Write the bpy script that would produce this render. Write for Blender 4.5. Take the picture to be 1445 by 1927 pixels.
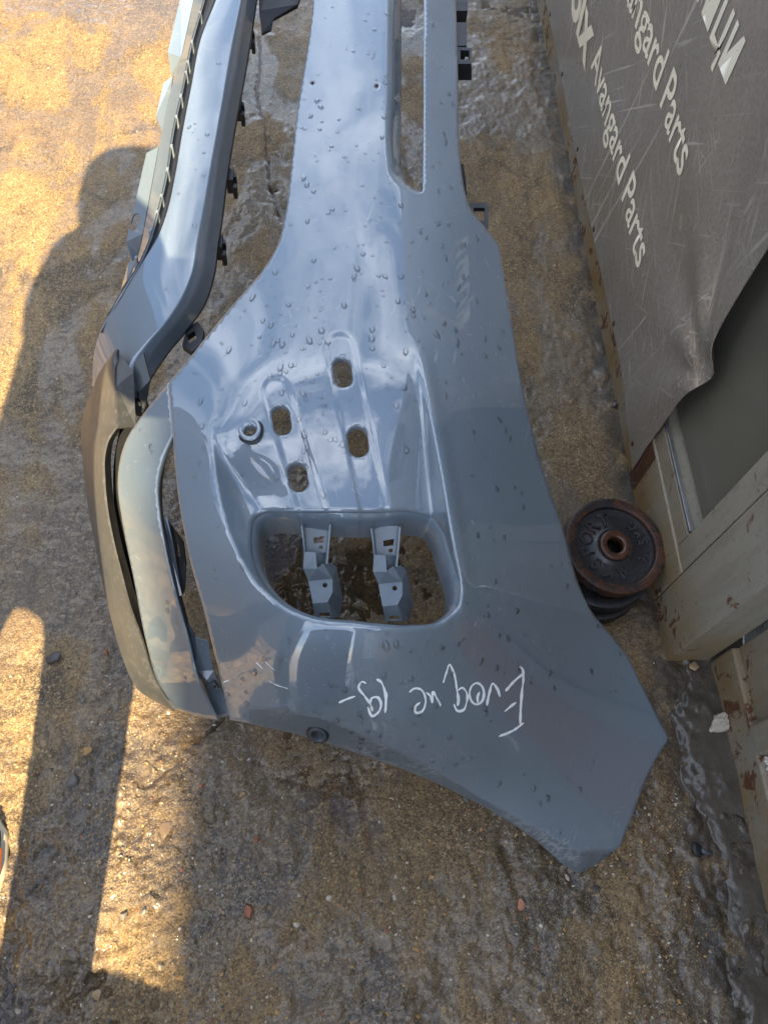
import bpy, bmesh, math, random
import numpy as np
from mathutils import Vector, Matrix
from mathutils.geometry import delaunay_2d_cdt

for o in list(bpy.data.objects):
    bpy.data.objects.remove(o)
S = bpy.context.scene
C = S.collection
random.seed(7)
RNG = np.random.default_rng(11)

# ------------------------------------------------------------------ camera
# solved from the photograph: verticals of the steel frame and the rows of lettering
CXP, CYP, FPX, HCAM = 722.5, 963.5, 1447.0, 1.3
def _axes(nad=(643.06, 1708.04), yaw=0.00161):
    d = np.array([nad[0]-CXP, nad[1]-CYP, FPX]); d /= np.linalg.norm(d)
    y0 = np.array([0, -1.0, 0]); y0 -= d*y0.dot(d); y0 /= np.linalg.norm(y0)
    x0 = np.cross(y0, -d)
    y = y0*math.cos(yaw)+x0*math.sin(yaw)
    return np.array([np.cross(y, -d), y, -d])
AX = _axes()
cam = bpy.data.cameras.new('camera')
cam.sensor_fit = 'VERTICAL'; cam.sensor_height = 36.0; cam.lens = 36.0*FPX/1927.0
cam.clip_start = 0.02; cam.clip_end = 500
camo = bpy.data.objects.new('camera', cam); C.objects.link(camo)
camo.matrix_world = Matrix(((AX[0][0], -AX[0][1], -AX[0][2], 0), (AX[1][0], -AX[1][1], -AX[1][2], 0),
                            (AX[2][0], -AX[2][1], -AX[2][2], HCAM), (0, 0, 0, 1)))
S.camera = camo

# ------------------------------------------------------------------ light
SUN_EL = math.radians(48.5); SUN_AZ = math.radians(180)      # sun behind the photographer (from -Y)
w = bpy.data.worlds.new('World'); S.world = w; w.use_nodes = True
nt = w.node_tree; nt.nodes.clear()
sky = nt.nodes.new('ShaderNodeTexSky'); sky.sky_type = 'NISHITA'; sky.sun_disc = False
sky.sun_elevation = SUN_EL; sky.sun_rotation = SUN_AZ; sky.dust_density = 0.7; sky.ozone_density = 1.9; sky.altitude = 100
tc = nt.nodes.new('ShaderNodeTexCoord')
mp = nt.nodes.new('ShaderNodeMapping'); mp.inputs['Scale'].default_value = (1.0, 1.0, 2.2)
cn = nt.nodes.new('ShaderNodeTexNoise'); cn.inputs['Scale'].default_value = 2.3; cn.inputs['Detail'].default_value = 7
cn.inputs['Roughness'].default_value = 0.55; cn.inputs['Distortion'].default_value = 0.6
cr = nt.nodes.new('ShaderNodeMapRange'); cr.inputs['From Min'].default_value = 0.44; cr.inputs['From Max'].default_value = 0.74
cm = nt.nodes.new('ShaderNodeMix'); cm.data_type = 'RGBA'
cm.inputs[7].default_value = (11.5, 12.0, 12.9, 1)
bg = nt.nodes.new('ShaderNodeBackground'); bg.inputs['Strength'].default_value = 0.08
wo = nt.nodes.new('ShaderNodeOutputWorld')
L = nt.links.new
L(tc.outputs['Generated'], mp.inputs['Vector']); L(mp.outputs['Vector'], cn.inputs['Vector'])
L(cn.outputs['Fac'], cr.inputs['Value']); L(cr.outputs['Result'], cm.inputs[0])
L(sky.outputs['Color'], cm.inputs[6]); L(cm.outputs[2], bg.inputs['Color']); L(bg.outputs['Background'], wo.inputs['Surface'])
sl = bpy.data.lights.new('sun', 'SUN'); sl.energy = 5.0; sl.angle = math.radians(0.53); sl.color = (1.0, 0.78, 0.46)
so = bpy.data.objects.new('sun', sl); C.objects.link(so)
sd = Vector((0, math.cos(SUN_EL), -math.sin(SUN_EL)))
so.rotation_euler = sd.to_track_quat('-Z', 'Y').to_euler(); so.location = (0, -6, 8)
S.view_settings.view_transform = 'Standard'; S.view_settings.look = 'None'; S.view_settings.gamma = 1
S.view_settings.exposure = 2.15
S.render.engine = 'CYCLES'

# ------------------------------------------------------------------ helpers: geometry
def unproj(uv, z):
    """photo measurement (pixel) + height above the ground -> point in the yard"""
    uv = np.asarray(uv, float).reshape(-1, 2); z = np.broadcast_to(np.asarray(z, float), (len(uv),))
    r = np.c_[uv[:, 0]-CXP, uv[:, 1]-CYP, np.full(len(uv), FPX)] @ AX.T
    t = (z-HCAM)/r[:, 2]
    p = r*t[:, None]; p[:, 2] += HCAM
    return p
def at(u, v, z=0.0): return Vector(unproj([(u, v)], z)[0])
def onwall(u, v, x):
    r = AX @ np.array([u-CXP, v-CYP, FPX]); p = r*(x/r[0]); return Vector((p[0], p[1], p[2]+HCAM))

def catmull(pts, closed, step):
    """smooth a px outline; an entry (u,v,'c') is a sharp corner. Extra numeric columns are interpolated too."""
    P = [tuple(q for q in p if not isinstance(q, str)) for p in pts]
    K = [any(isinstance(q, str) for q in p) for p in pts]
    P = np.array(P, float); n = len(P); out = []
    rng_ = range(n) if closed else range(n-1)
    for i in rng_:
        p1, p2 = P[i], P[(i+1) % n]
        p0 = P[i-1] if (closed or i > 0) else 2*p1-p2
        p3 = P[(i+2) % n] if (closed or i+2 < n) else 2*p2-p1
        if K[i]: p0 = 2*p1-p2
        if K[(i+1) % n]: p3 = 2*p2-p1
        # chord-length aware tangents keep the curve from overshooting
        d1 = np.linalg.norm((p2-p1)[:2])+1e-9; d0 = np.linalg.norm((p1-p0)[:2])+1e-9; d2 = np.linalg.norm((p3-p2)[:2])+1e-9
        m1 = ((p1-p0)/d0*d1+(p2-p1)/d1*d0)/(d0+d1)*d1
        m2 = ((p2-p1)/d1*d2+(p3-p2)/d2*d1)/(d1+d2)*d1
        k = max(1, int(round(d1/step)))
        for j in range(k):
            t = j/k
            out.append((2*t**3-3*t*t+1)*p1+(t**3-2*t*t+t)*m1+(-2*t**3+3*t*t)*p2+(t**3-t*t)*m2)
    if not closed: out.append(P[-1])
    return np.array(out)
def inside(poly, pts):
    x, y = pts[:, 0], pts[:, 1]; c = np.zeros(len(pts), bool)
    a = poly; b = np.roll(poly, -1, 0)
    for (x1, y1), (x2, y2) in zip(a, b):
        if y1 == y2: continue
        m = ((y1 > y) != (y2 > y)) & (x < (x2-x1)*(y-y1)/(y2-y1)+x1)
        c ^= m
    return c
def dist_poly(poly, pts, closed=True):
    d = np.full(len(pts), 1e9)
    n = len(poly); rr = range(n if closed else n-1)
    for i in rr:
        a = poly[i]; b = poly[(i+1) % n]; ab = b-a
        t = np.clip(((pts-a)@ab)/max(ab@ab, 1e-9), 0, 1)
        d = np.minimum(d, np.hypot(*(pts-(a+t[:, None]*ab)).T))
    return d
class TPS:
    def __init__(s, ctrl, lam=0.0):
        c = np.array(ctrl, float); s.p = c[:, :2]/500.0; n = len(c)
        K = s.k(s.p, s.p)+lam*np.eye(n); Q = np.c_[np.ones(n), s.p]
        A = np.block([[K, Q], [Q.T, np.zeros((3, 3))]])
        s.w = np.linalg.solve(A, np.r_[c[:, 2], 0, 0, 0])
    def k(s, a, b):
        r2 = ((a[:, None]-b[None])**2).sum(-1); return np.where(r2 > 0, r2*np.log(r2+1e-12), 0)
    def __call__(s, uv):
        q = np.asarray(uv, float).reshape(-1, 2)/500.0; n = len(s.p)
        return s.k(q, s.p)@s.w[:n]+np.c_[np.ones(len(q)), q]@s.w[n:]
def sstep(a, b, x):
    t = np.clip((x-a)/(b-a), 0, 1); return t*t*(3-2*t)

# ------------------------------------------------------------------ helpers: objects
def tag(o, label=None, cat=None, group=None, kind=None):
    if label: o['label'] = label
    if cat: o['category'] = cat
    if group: o['group'] = group
    if kind: o['kind'] = kind
    return o
def empty(name, loc=(0, 0, 0)):
    o = bpy.data.objects.new(name, None); o.location = loc; C.objects.link(o); o.empty_display_size = 0.05; return o
def link_mesh(name, me, mat=None, parent=None, smooth=True):
    o = bpy.data.objects.new(name, me); C.objects.link(o)
    if mat is not None and len(me.materials) == 0: me.materials.append(mat)
    if smooth:
        me.polygons.foreach_set('use_smooth', [True]*len(me.polygons))
    if parent is not None:
        o.parent = parent; o.matrix_parent_inverse = Matrix.Translation(-Vector(parent.location))
    return o
def pymesh(name, V, F, mat=None, parent=None, smooth=True):
    me = bpy.data.meshes.new(name); me.from_pydata([tuple(v) for v in V], [], [tuple(f) for f in F]); me.update()
    return link_mesh(name, me, mat, parent, smooth)
def bmobj(name, bm, mat=None, parent=None, smooth=False):
    bmesh.ops.recalc_face_normals(bm, faces=bm.faces)
    me = bpy.data.meshes.new(name); bm.to_mesh(me); bm.free(); return link_mesh(name, me, mat, parent, smooth)
def thicken(o, t, off=-1.0):
    me = o.data; ei = np.empty(len(me.loops), np.int32); me.loops.foreach_get('edge_index', ei)
    sh = np.bincount(ei, minlength=len(me.edges)) == 1          # crisp cut edges
    at_ = me.attributes.get('sharp_edge') or me.attributes.new('sharp_edge', 'BOOLEAN', 'EDGE'); at_.data.foreach_set('value', sh)
    m = o.modifiers.new('thickness', 'SOLIDIFY'); m.thickness = t; m.offset = off; m.use_even_offset = False; return o
def add_box(bm, lo, hi, bev=0.0):
    r = bmesh.ops.create_cube(bm, size=1.0); vs = r['verts']
    for v in vs:
        v.co = Vector([(lo[i]+hi[i])/2+v.co[i]*(hi[i]-lo[i]) for i in range(3)])
    if bev > 0:
        es = list({e for v in vs for e in v.link_edges})
        bmesh.ops.bevel(bm, geom=es, offset=bev, segments=2, affect='EDGES', profile=0.6)
def box(name, lo, hi, mat, parent=None, bev=0.003):
    bm = bmesh.new(); add_box(bm, lo, hi, bev); return bmobj(name, bm, mat, parent)
def tri_region(outline, holes, step, grid=True):
    """triangulate a px outline with holes, with an even grid of points inside"""
    loops = [outline]+holes
    V = []; E = []
    for lp in loops:
        n0 = len(V); V += [Vector(p[:2]) for p in lp]
        E += [(n0+i, n0+(i+1) % len(lp)) for i in range(len(lp))]
    if grid:
        lo = outline.min(0); hi = outline.max(0)
        gx = np.arange(lo[0], hi[0], step); gy = np.arange(lo[1], hi[1], step)
        X, Y = np.meshgrid(gx, gy); X = X+(np.arange(len(gy)) % 2)[:, None]*step*0.5
        g = np.c_[X.ravel(), Y.ravel()]
        g = g[inside(outline, g)]
        for lp in loops:
            g = g[dist_poly(lp, g) > step*0.55]
        for h in holes: g = g[~inside(h, g)]
        V += [Vector(p) for p in g]
    vo, eo, fo, _, _, _ = delaunay_2d_cdt(V, E, [], 0, 1e-4)
    vo = np.array([tuple(p) for p in vo]); fo = np.array([f for f in fo if len(f) == 3])
    c = vo[fo].mean(1); keep = inside(outline, c)
    for h in holes: keep &= ~inside(h, c)
    return vo, fo[keep]
def panel(name, outline, holes, zf, mat, parent, step=6, thick=0.003, lip=0.0, mat2=None, sel=None):
    """a moulded sheet: outline and holes measured on the photo, zf gives each point's height"""
    vo, fo = tri_region(outline, holes, step)
    P = unproj(vo, zf(vo))
    n = np.cross(P[fo[:, 1]]-P[fo[:, 0]], P[fo[:, 2]]-P[fo[:, 0]])
    flip = (n*(np.array([0, 0, HCAM])-P[fo].mean(1))).sum(1) < 0
    fo = np.where(flip[:, None], fo[:, ::-1], fo)
    F = [tuple(f) for f in fo]; P = list(map(tuple, P))
    if lip > 0:     # edge returned downwards like a moulded skin
        cnt = {}
        for f in F:
            for a, b in ((f[0], f[1]), (f[1], f[2]), (f[2], f[0])): cnt[(a, b)] = 1
        nm = {}
        for (a, b) in list(cnt):
            if (b, a) in cnt: continue
            for k in (a, b):
                if k not in nm:
                    nm[k] = len(P); p = P[k]; P.append((p[0], p[1], p[2]-lip))
            F.append((b, a, nm[a], nm[b]))
    o = pymesh(name, P, F, mat, parent)
    if mat2 is not None:
        o.data.materials.append(mat2); k = sel(vo[fo].mean(1)).astype(int)
        o.data.polygons.foreach_set('material_index', list(k)+[0]*(len(F)-len(k)))
    if thick: thicken(o, thick)
    return o
def loft(name, rows, n, mat, parent, thick=0.003, sub=1):
    """surface through several measured lines (u,v,z)"""
    G = []
    for r in rows:
        c = catmull(r, False, 3.0)
        s = np.r_[0, np.cumsum(np.hypot(*np.diff(c[:, :2], axis=0).T))]; q = np.linspace(0, s[-1], n)
        uvz = np.array([np.interp(q, s, c[:, k]) for k in range(3)]).T
        G.append(unproj(uvz[:, :2], uvz[:, 2]))
    G = np.array(G)
    V = G.reshape(-1, 3); F = []
    for i in range(len(rows)-1):
        for j in range(n-1):
            a = i*n+j; F.append((a, a+n, a+n+1, a+1))
    nrm = np.cross(V[F[len(F)//2][1]]-V[F[len(F)//2][0]], V[F[len(F)//2][3]]-V[F[len(F)//2][0]])
    if nrm@(np.array([0, 0, HCAM])-V[F[len(F)//2][0]]) < 0: F = [f[::-1] for f in F]
    o = pymesh(name, V, F, mat, parent)
    if thick: thicken(o, thick)
    return o
def facets(name, polys, mat, parent, thick=0.003, smooth=False):
    """folded sheet: each polygon is (list of (u,v,z), list of px holes); joined to one mesh"""
    V = []; F = []; key = {}
    for pl, holes in polys:
        pl = np.array(pl, float)
        A = np.c_[np.ones(len(pl)), pl[:, :2]]; co = np.linalg.lstsq(A, pl[:, 2], rcond=None)[0]
        vo, fo = tri_region(pl[:, :2], [np.array(h, float) for h in holes], 10, grid=False)
        z = np.c_[np.ones(len(vo)), vo]@co
        for i, q in enumerate(vo):
            d = np.hypot(*(pl[:, :2]-q).T); k = d.argmin()
            if d[k] < 0.6: z[i] = pl[k, 2]
        P = unproj(vo, z); idx = []
        for p in P:
            kk = tuple(np.round(p, 4))
            if kk not in key: key[kk] = len(V); V.append(p)
            idx.append(key[kk])
        for f in fo:
            nn = np.cross(P[f[1]]-P[f[0]], P[f[2]]-P[f[0]])
            f = f if nn@(np.array([0, 0, HCAM])-P[f[0]]) > 0 else f[::-1]
            t = tuple(idx[q] for q in f)
            if len(set(t)) == 3: F.append(t)
    o = pymesh(name, V, F, mat, parent, smooth)
    if thick: thicken(o, thick)
    return o
def circ(u, v, ru, rv=None, n=20, rot=0.0):
    rv = rv or ru; a = np.linspace(0, 2*math.pi, n, endpoint=False)
    x, y = ru*np.cos(a), rv*np.sin(a); c, s = math.cos(rot), math.sin(rot)
    return np.c_[u+x*c-y*s, v+x*s+y*c]
def obround(u, v, w_, h_, rot, n=12):
    r = w_/2; s = h_/2-r; pts = []
    for k in range(n+1): a = math.pi+math.pi*k/n; pts.append((r*math.cos(a), -s+r*math.sin(a)))
    for k in range(n+1): a = math.pi*k/n; pts.append((r*math.cos(a), s+r*math.sin(a)))
    p = np.array(pts); c, q = math.cos(rot), math.sin(rot)
    return np.c_[u+p[:, 0]*c-p[:, 1]*q, v+p[:, 0]*q+p[:, 1]*c]
def _lat(seed, n=256): return np.random.default_rng(seed).random((n, n))
def vnoise(x, y, seed):
    g = _lat(seed); n = len(g); xi = np.floor(x).astype(int); yi = np.floor(y).astype(int)
    fx = x-xi; fy = y-yi; fx = fx*fx*(3-2*fx); fy = fy*fy*(3-2*fy)
    a = g[yi % n, xi % n]; b = g[yi % n, (xi+1) % n]; c = g[(yi+1) % n, xi % n]; d = g[(yi+1) % n, (xi+1) % n]
    return (a*(1-fx)+b*fx)*(1-fy)+(c*(1-fx)+d*fx)*fy-0.5
def fbm(x, y, freq, octv, seed, gain=0.5):
    r = 0; a = 1.0
    for i in range(octv):
        r = r+a*vnoise(x*freq+17.3*i, y*freq-9.1*i, seed+i); a *= gain; freq *= 2.07
    return r

# ------------------------------------------------------------------ helpers: materials
class NT:
    def __init__(s, name):
        s.m = bpy.data.materials.new(name); s.m.use_nodes = True; s.t = s.m.node_tree; s.t.nodes.clear()
        s.out = s.n('ShaderNodeOutputMaterial'); s.b = s.n('ShaderNodeBsdfPrincipled'); s.l(s.b.outputs[0], s.out.inputs[0])
        s.tc = s.n('ShaderNodeTexCoord').outputs['Object']
    def n(s, k, **kw):
        q = s.t.nodes.new(k)
        for a, b in kw.items(): setattr(q, a, b)
        return q
    def l(s, a, b): s.t.links.new(a, b)
    def set(s, **kw):
        for k, v in kw.items():
            i = s.b.inputs[k.replace('_', ' ')]
            if hasattr(v, 'links') or hasattr(v, 'is_linked'): s.l(v, i)
            elif isinstance(v, tuple): i.default_value = v+(1,) if len(v) == 3 else v
            else: i.default_value = v
        return s
    def map(s, scale=(1, 1, 1), rot=(0, 0, 0), src=None):
        m = s.n('ShaderNodeMapping'); m.inputs['Scale'].default_value = scale; m.inputs['Rotation'].default_value = rot
        s.l(src or s.tc, m.inputs['Vector']); return m.outputs[0]
    def noise(s, scale, detail=4, rough=0.55, dist=0, vec=None):
        q = s.n('ShaderNodeTexNoise'); q.inputs['Scale'].default_value = scale; q.inputs['Detail'].default_value = detail
        q.inputs['Roughness'].default_value = rough; q.inputs['Distortion'].default_value = dist
        s.l(vec or s.tc, q.inputs['Vector']); return q.outputs['Fac']
    def vor(s, scale, feat='F1', vec=None, out='Distance'):
        q = s.n('ShaderNodeTexVoronoi', feature=feat); q.inputs['Scale'].default_value = scale
        s.l(vec or s.tc, q.inputs['Vector']); return q.outputs[out]
    def rng(s, v, a, b, c=0.0, d=1.0):
        q = s.n('ShaderNodeMapRange'); q.interpolation_type = 'SMOOTHSTEP'
        for k, x in (('From Min', a), ('From Max', b), ('To Min', c), ('To Max', d)): q.inputs[k].default_value = x
        s.l(v, q.inputs['Value']); return q.outputs[0]
    def mix(s, f, a, b):
        q = s.n('ShaderNodeMix', data_type='RGBA')
        for i, v in ((0, f), (6, a), (7, b)):
            if isinstance(v, tuple): q.inputs[i].default_value = v+(1,) if len(v) == 3 else v
            elif isinstance(v, (int, float)): q.inputs[i].default_value = v
            else: s.l(v, q.inputs[i])
        return q.outputs[2]
    def math(s, op, a, b=0.0):
        q = s.n('ShaderNodeMath', operation=op)
        for i, v in ((0, a), (1, b)):
            if isinstance(v, (int, float)): q.inputs[i].default_value = v
            else: s.l(v, q.inputs[i])
        return q.outputs[0]
    def bump(s, h, strength=0.3, dist=0.002):
        q = s.n('ShaderNodeBump'); q.inputs['Strength'].default_value = strength; q.inputs['Distance'].default_value = dist
        s.l(h, q.inputs['Height']); s.l(q.outputs[0], s.b.inputs['Normal']); return q.outputs[0]
    def scratches(s, scale, rots, lo=0.62, hi=0.70, stretch=40.0):
        """thin straight scuffs in several directions"""
        r = None
        for k, a in enumerate(rots):
            v = s.map((scale, scale/stretch, scale), (0, 0, 0), s.map((1, 1, 1), (0, 0, a)))
            w_ = s.noise(1.0, 2, 0.5, 0.4, v)
            m = s.rng(w_, lo, hi)
            r = m if r is None else s.math('MAXIMUM', r, m)
        return r

def mat_paint():
    q = NT('grey_blue_car_paint')
    d = q.noise(9, 5, 0.6); f = q.noise(1400, 1, 0.5)
    sc = q.scratches(160, (0.3, 1.2, 2.1, 2.8), 0.69, 0.75, 60)
    sc = q.math('MULTIPLY', sc, q.rng(q.noise(7, 3), 0.42, 0.60))
    film = q.math('MULTIPLY', q.rng(q.noise(26, 4, 0.7, 0.6), 0.50, 0.72), q.rng(q.noise(3.5, 3), 0.40, 0.62))
    base = q.mix(q.rng(f, 0.35, 0.65), (0.136, 0.180, 0.220), (0.162, 0.210, 0.252))
    base = q.mix(q.math('MULTIPLY', sc, 0.32), base, (0.42, 0.46, 0.48))
    base = q.mix(q.math('MULTIPLY', q.rng(d, 0.55, 0.75), 0.16), base, (0.22, 0.21, 0.19))
    base = q.mix(q.math('MULTIPLY', film, 0.28), base, (0.27, 0.275, 0.27))
    q.set(Base_Color=base, Metallic=0.10, Roughness=q.rng(d, 0.3, 0.7, 0.36, 0.44), Coat_Weight=1.0, Coat_IOR=1.92,
          Coat_Roughness=q.math('ADD', q.math('ADD', q.rng(d, 0.4, 0.75, 0.010, 0.035), q.math('MULTIPLY', film, 0.10)), q.math('MULTIPLY', sc, 0.25)))
    w_ = q.noise(5.5, 2, 0.5)
    b = q.n('ShaderNodeBump'); b.inputs['Strength'].default_value = 0.035; b.inputs['Distance'].default_value = 0.02
    q.l(w_, b.inputs['Height']); q.l(b.outputs[0], q.b.inputs['Coat Normal'])
    return q.m
def mat_scuffed():
    q = NT('scuffed_arch_flange_paint'); d = q.noise(30, 4, 0.65)
    sc = q.math('MULTIPLY', q.scratches(170, (0.5, 0.62, 0.75), 0.52, 0.64, 22), q.rng(q.noise(11, 3), 0.36, 0.58))
    base = q.mix(d, (0.085, 0.110, 0.130), (0.125, 0.150, 0.165)); base = q.mix(q.math('MULTIPLY', sc, 0.6), base, (0.30, 0.32, 0.325))
    q.set(Base_Color=base, Roughness=q.rng(d, 0.3, 0.7, 0.38, 0.6), Coat_Weight=0.35, Coat_Roughness=0.25); q.bump(sc, 0.2, 0.0006); return q.m
def mat_satin():
    q = NT('satin_dark_grey_trim')
    d = q.noise(14, 5, 0.6); sc = q.scratches(140, (0.2, 0.35, 1.5), 0.60, 0.70, 50)
    base = q.mix(d, (0.045, 0.048, 0.050), (0.075, 0.077, 0.077)); base = q.mix(q.math('MULTIPLY', sc, 0.10), base, (0.32, 0.32, 0.31))
    base = q.mix(q.rng(q.noise(6, 4), 0.55, 0.75, 0, 0.3), base, (0.13, 0.11, 0.085))
    q.set(Base_Color=base, Metallic=0.0, Roughness=q.rng(d, 0.3, 0.7, 0.30, 0.45)); q.bump(sc, 0.15, 0.0006); return q.m
def mat_plain(name, col, rough=0.5, metal=0.0, var=0.25, scale=40, bump=0.0):
    q = NT(name); d = q.noise(scale, 5, 0.6)
    a = tuple(c*(1-var) for c in col); b = tuple(min(1, c*(1+var)) for c in col)
    q.set(Base_Color=q.mix(d, a, b), Roughness=q.rng(d, 0.3, 0.7, rough*0.8, min(1, rough*1.2)), Metallic=metal)
    if bump: q.bump(q.noise(scale*6, 4), bump, 0.001)
    return q.m
def mat_ground():
    q = NT('wet_stained_concrete')
    big = q.noise(2.1, 4, 0.55, 0.4); mid = q.noise(9, 4, 0.62, 0.3); fine = q.noise(75, 5, 0.72); grit = q.noise(380, 2, 0.6)
    gv = q.vor(150, out='Color'); gd = q.vor(150); gs = q.n('ShaderNodeSeparateColor'); q.l(gv, gs.inputs[0])
    base = q.mix(q.rng(big, 0.36, 0.62), (0.125, 0.086, 0.046), (0.280, 0.188, 0.086))
    base = q.mix(q.rng(mid, 0.38, 0.68), base, (0.225, 0.165, 0.095))
    base = q.mix(q.rng(q.noise(5, 4, 0.62, 0.8), 0.50, 0.62, 0, 0.85), base, (0.050, 0.040, 0.030))
    base = q.mix(q.rng(q.noise(1.4, 4, 0.6, 0.5), 0.52, 0.66, 0, 0.55), base, (0.070, 0.052, 0.035))
    base = q.mix(q.rng(fine, 0.52, 0.74, 0, 0.7), base, (0.38, 0.28, 0.15))
    base = q.mix(q.rng(fine, 0.47, 0.30, 0, 0.85), base, (0.050, 0.036, 0.024))
    base = q.mix(q.rng(grit, 0.54, 0.70, 0, 0.55), base, (0.46, 0.38, 0.26))
    base = q.mix(q.rng(grit, 0.46, 0.30, 0, 0.6), base, (0.06, 0.045, 0.03))
    gr2 = q.noise(210, 3, 0.7); stv = q.noise(1.0, 3, 0.6, 0.2, q.map((75, 5, 75), (0, 0, -0.14)))
    base = q.mix(q.rng(gr2, 0.53, 0.66, 0, 0.55), base, (0.42, 0.34, 0.21))
    base = q.mix(q.rng(gr2, 0.46, 0.34, 0, 0.7), base, (0.045, 0.033, 0.022))
    base = q.mix(q.rng(stv, 0.52, 0.68, 0, 0.28), base, (0.30, 0.225, 0.11))
    base = q.mix(q.rng(stv, 0.45, 0.32, 0, 0.30), base, (0.075, 0.060, 0.045))
    cv = q.vor(430, out='Color'); cs = q.n('ShaderNodeSeparateColor'); q.l(cv, cs.inputs[0])
    base = q.mix(q.rng(cs.outputs[0], 0.0, 0.30, 0.60, 0.0), base, (0.052, 0.037, 0.022))
    base = q.mix(q.rng(cs.outputs[1], 0.72, 1.0, 0, 0.60), base, (0.43, 0.33, 0.19))
    speck = q.math('MULTIPLY', q.rng(gs.outputs[0], 0.90, 0.93), q.rng(gd, 0.40, 0.26))
    base = q.mix(q.math('MULTIPLY', speck, 0.6), base, q.mix(gs.outputs[1], (0.42, 0.32, 0.18), (0.50, 0.46, 0.38)))
    # damp: lower spots are darker and glossier
    geo = q.n('ShaderNodeNewGeometry'); sp = q.n('ShaderNodeSeparateXYZ'); q.l(geo.outputs['Position'], sp.inputs[0])
    wet = q.math('ADD', q.math('MULTIPLY', q.rng(sp.outputs[2], 0.002, -0.0045), 0.6), q.rng(q.noise(1.0, 4, 0.6, 0.3, q.map((5.5, 2.6, 4), (0, 0, -0.1))), 0.43, 0.55, 0, 0.95))
    base = q.mix(q.math('MULTIPLY', wet, 0.48), base, q.mix(0.75, base, (0.02, 0.015, 0.011)))
    wall_strip = q.math('MULTIPLY', q.rng(sp.outputs[0], 0.50, 0.57), q.rng(q.noise(16, 4, 0.6), 0.36, 0.52))  # darker, noise-broken strip of ground towards the wall base
    base = q.mix(q.math('MULTIPLY', wall_strip, 0.85), base, (0.022, 0.018, 0.014))
    tw = q.n('ShaderNodeMix', data_type='RGBA', blend_type='MULTIPLY'); tw.inputs[0].default_value = 1.0; tw.inputs[7].default_value = (0.90, 0.82, 0.67, 1); q.l(base, tw.inputs[6]); base = tw.outputs[2]
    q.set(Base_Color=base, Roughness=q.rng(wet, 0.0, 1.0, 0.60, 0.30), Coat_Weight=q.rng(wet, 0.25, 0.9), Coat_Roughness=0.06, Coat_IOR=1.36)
    h = q.math('ADD', q.math('MULTIPLY', fine, 0.6), q.math('MULTIPLY', grit, 0.5))
    q.bump(h, 0.7, 0.006); return q.m
def mat_water():
    q = NT('standing_water'); q.t.nodes.remove(q.b)
    tr = q.n('ShaderNodeBsdfTransparent'); tr.inputs[0].default_value = (0.93, 0.90, 0.86, 1)
    gl = q.n('ShaderNodeBsdfGlossy'); gl.inputs['Roughness'].default_value = 0.02; gl.inputs[0].default_value = (1, 1, 1, 1)
    fr = q.n('ShaderNodeFresnel'); fr.inputs[0].default_value = 1.36; mx = q.n('ShaderNodeMixShader')
    bp = q.n('ShaderNodeBump'); bp.inputs['Strength'].default_value = 0.25; bp.inputs['Distance'].default_value = 0.002
    q.l(q.noise(38, 3, 0.5), bp.inputs['Height'])
    for k in (gl.inputs['Normal'], fr.inputs['Normal']): q.l(bp.outputs[0], k)
    q.l(fr.outputs[0], mx.inputs[0]); q.l(tr.outputs[0], mx.inputs[1]); q.l(gl.outputs[0], mx.inputs[2]); q.l(mx.outputs[0], q.out.inputs[0])
    return q.m
def mat_drop():
    q = NT('water_bead'); q.t.nodes.remove(q.b)
    tr = q.n('ShaderNodeBsdfTransparent'); tr.inputs[0].default_value = (1, 1, 1, 1)
    gl = q.n('ShaderNodeBsdfGlossy'); gl.inputs['Roughness'].default_value = 0.0; gl.inputs[0].default_value = (1, 1, 1, 1)
    fr = q.n('ShaderNodeFresnel'); fr.inputs[0].default_value = 1.37; mx = q.n('ShaderNodeMixShader')
    q.l(fr.outputs[0], mx.inputs[0]); q.l(tr.outputs[0], mx.inputs[1]); q.l(gl.outputs[0], mx.inputs[2]); q.l(mx.outputs[0], q.out.inputs[0]); return q.m
def mat_steel_paint():
    q = NT('old_cream_steel_paint')
    d = q.noise(6, 6, 0.6); r = q.noise(22, 6, 0.7, 0.5); st = q.noise(1.0, 5, 0.6, 0, q.map((60, 60, 6)))
    geo = q.n('ShaderNodeNewGeometry'); sp = q.n('ShaderNodeSeparateXYZ'); q.l(geo.outputs['Position'], sp.inputs[0])
    base = q.mix(d, (0.21, 0.19, 0.145), (0.31, 0.285, 0.225))
    base = q.mix(q.rng(q.noise(130, 3, 0.7), 0.56, 0.70, 0, 0.5), base, (0.10, 0.085, 0.06))
    base = q.mix(q.rng(q.noise(4, 4, 0.6, 0.6), 0.50, 0.68, 0, 0.5), base, (0.12, 0.10, 0.07))
    base = q.mix(q.rng(st, 0.45, 0.7, 0, 0.35), base, (0.16, 0.135, 0.09))
    low = q.rng(sp.outputs[2], 0.22, 0.0)                       # splash staining near the ground
    base = q.mix(q.math('MULTIPLY', low, q.rng(d, 0.3, 0.6)), base, (0.21, 0.135, 0.05))
    rust = q.rng(q.math('ADD', r, q.math('MULTIPLY', low, 0.09)), 0.63, 0.70)
    base = q.mix(rust, base, (0.10, 0.035, 0.012))
    white = q.rng(q.noise(9, 3, 0.5, 0.6), 0.70, 0.72); base = q.mix(q.math('MULTIPLY', white, 0.6), base, (0.45, 0.43, 0.36))
    q.set(Base_Color=base, Roughness=q.rng(rust, 0, 1, 0.42, 0.85)); q.bump(q.math('ADD', r, rust), 0.12, 0.002); return q.m
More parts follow.
